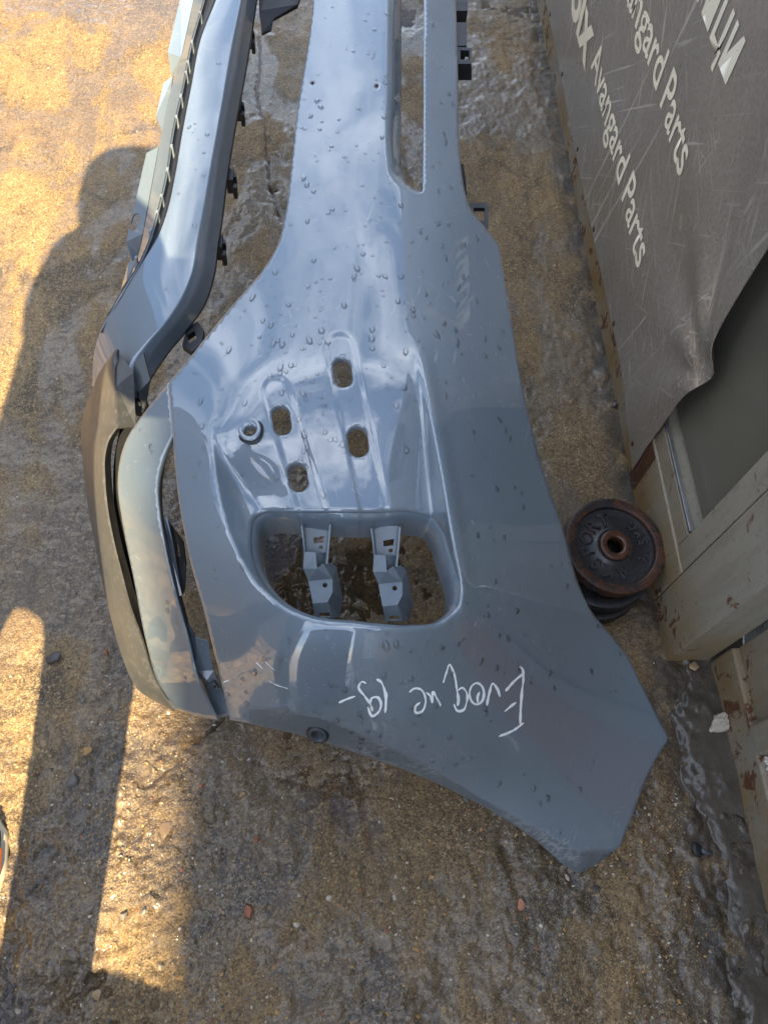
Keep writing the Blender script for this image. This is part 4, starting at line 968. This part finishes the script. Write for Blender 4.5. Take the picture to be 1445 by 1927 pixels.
def shoe(cx_, ytoe, rz):
    """trainer: cream sole, dark upper, orange side flash; toe towards +Y"""
    Lg = 0.285
    def prof(t):   # half width and height along the foot, t 0 heel .. 1 toe
        wd = np.interp(t, [0, .08, .25, .45, .7, .88, .97, 1], [.012, .030, .034, .033, .046, .042, .024, .006])
        hg = np.interp(t, [0, .1, .3, .5, .75, .95, 1], [.075, .095, .095, .075, .052, .036, .02]); return wd, hg
    def tube(name, z0, top, grow, mat, t0=0.0, t1=1.0):
        V = []; F = []; nt_ = 36; nr = 14
        for i in range(nt_):
            t = t0+(t1-t0)*i/(nt_-1); wd, hg = prof(t); wd += grow
            for j in range(nr):
                a = math.pi*j/(nr-1); hz = z0+((hg if top is None else top)-z0)*(math.sin(a)**0.55 if j not in (0, nr-1) else 0)
                V.append((wd*math.cos(a)*(1 if top is not None else (1-0.25*(math.sin(a)**2))), (t-1)*Lg, hz))
        for i in range(nt_-1):
            for j in range(nr-1): F.append((i*nr+j, i*nr+j+1, (i+1)*nr+j+1, (i+1)*nr+j))
        R_ = Matrix.Translation((cx_, ytoe, 0)) @ Matrix.Rotation(rz, 4, 'Z'); V = [R_ @ Vector(v) for v in V]
        return pymesh(name, V, F, mat, per)
    tube('shoe_upper', 0.022, None, 0.0, mat_plain('dark_mesh_upper', (0.05, 0.045, 0.05), 0.8))
    tube('shoe_sole', 0.0, 0.026, 0.004, mat_plain('cream_rubber_sole', (0.62, 0.58, 0.45), 0.6, var=0.08))
    tube('shoe_flash', 0.020, 0.034, 0.0018, mat_plain('orange_shoe_flash', (0.55, 0.12, 0.03), 0.6), 0.25, 0.80)
shoe(-0.556, 0.145, 0.06); shoe(-0.43, -0.175, -0.1)

# ================================================================== unseen blockers added behind the photographer to shade the bumper and concrete
wh = empty('shade_block', (1.0, -7.5, 0)); tag(wh, 'unseen tall pale grey block added behind the photographer to shade the bumper', 'building')  # made-up building, placed and sized for its shade edge
wm = mat_plain('grey_rendered_wall', (0.36, 0.40, 0.44), 0.85, var=0.15, scale=3); wd_ = mat_plain('white_metal_door', (0.70, 0.72, 0.72), 0.5, var=0.05)
XS = -0.268
box('wall', (XS, -12, 0), (2.3, -7.5, 11.6), wm, wh, 0.0)
box('roof', (XS, -12.1, 11.603), (2.4, -7.5, 11.8), mat_plain('grey_roof_sheet', (0.2, 0.2, 0.21), 0.6), wh, 0.0)
box('door', (0.5, -7.497, 0.0), (2.0, -7.45, 2.6), wd_, wh, 0.01)
gm = NT('window_glass'); gm.set(Base_Color=(0.06, 0.08, 0.10), Roughness=0.05)
for i in range(1):
    for j in range(4):
        f_ = box('window', (0.3+1.7*i, -7.497, 3.6+1.7*j), (1.5+1.7*i, -7.45, 4.7+1.7*j), wd_, wh, 0.01)
        g_ = box('pane', (0.37+1.7*i, -7.448, 3.67+1.7*j), (1.43+1.7*i, -7.444, 4.63+1.7*j), gm.m, None, 0.0); g_.parent = f_; g_.matrix_parent_inverse = Matrix.Identity(4)
dr_ = empty('shade_drum', (-0.36, -1.14, 0)); tag(dr_, 'unseen dark steel drum added behind the photographer to end the sunlit strip', 'drum')  # added out of view; its top edge cuts off the sunlit strip
dm_ = mat_plain('dark_drum_steel', (0.05, 0.07, 0.10), 0.45, var=0.3, scale=8); TD = Matrix.Translation((-0.36, -1.14, 0))
bm = bmesh.new(); lathe(bm, [(0.02, 0.0), (0.285, 0.0), (0.29, 0.012), (0.28, 0.02), (0.28, 0.28), (0.292, 0.295), (0.28, 0.31), (0.28, 0.57), (0.292, 0.585), (0.28, 0.60), (0.28, 0.86), (0.02, 0.86)], 64); bm.transform(TD); bmobj('shell', bm, dm_, dr_, True)
bm = bmesh.new(); lathe(bm, [(0.27, 0.862), (0.292, 0.862), (0.294, 0.872), (0.288, 0.88), (0.272, 0.878)], 64); bm.transform(TD); bmobj('rim', bm, dm_, dr_, True)
bm = bmesh.new(); lathe(bm, [(0.01, 0.862), (0.03, 0.862), (0.03, 0.876), (0.01, 0.876)], 20); bm.transform(TD @ Matrix.Translation((0.18, 0, 0))); bmobj('bung', bm, M['alu'], dr_, True)

yw = empty('sky_blocker_wall', (-4.5, 2.0, 0)); tag(yw, 'unseen long grey brown wall added at the far left to darken reflections', 'wall')  # added out of view to block low sky and darken reflections
ym = mat_plain('grey_brown_blockwork', (0.16, 0.145, 0.12), 0.85, var=0.3, scale=4)
for k_ in range(9):
    box('wall_panel', (-4.55, -8.0+2.2*k_+0.16, 0), (-4.43, -8.0+2.2*(k_+1)-0.002, 3.0), ym, yw, 0.0)
    box('post', (-4.58, -8.0+2.2*k_, 0), (-4.40, -8.0+2.2*k_+0.158, 3.15), ym, yw, 0.005)
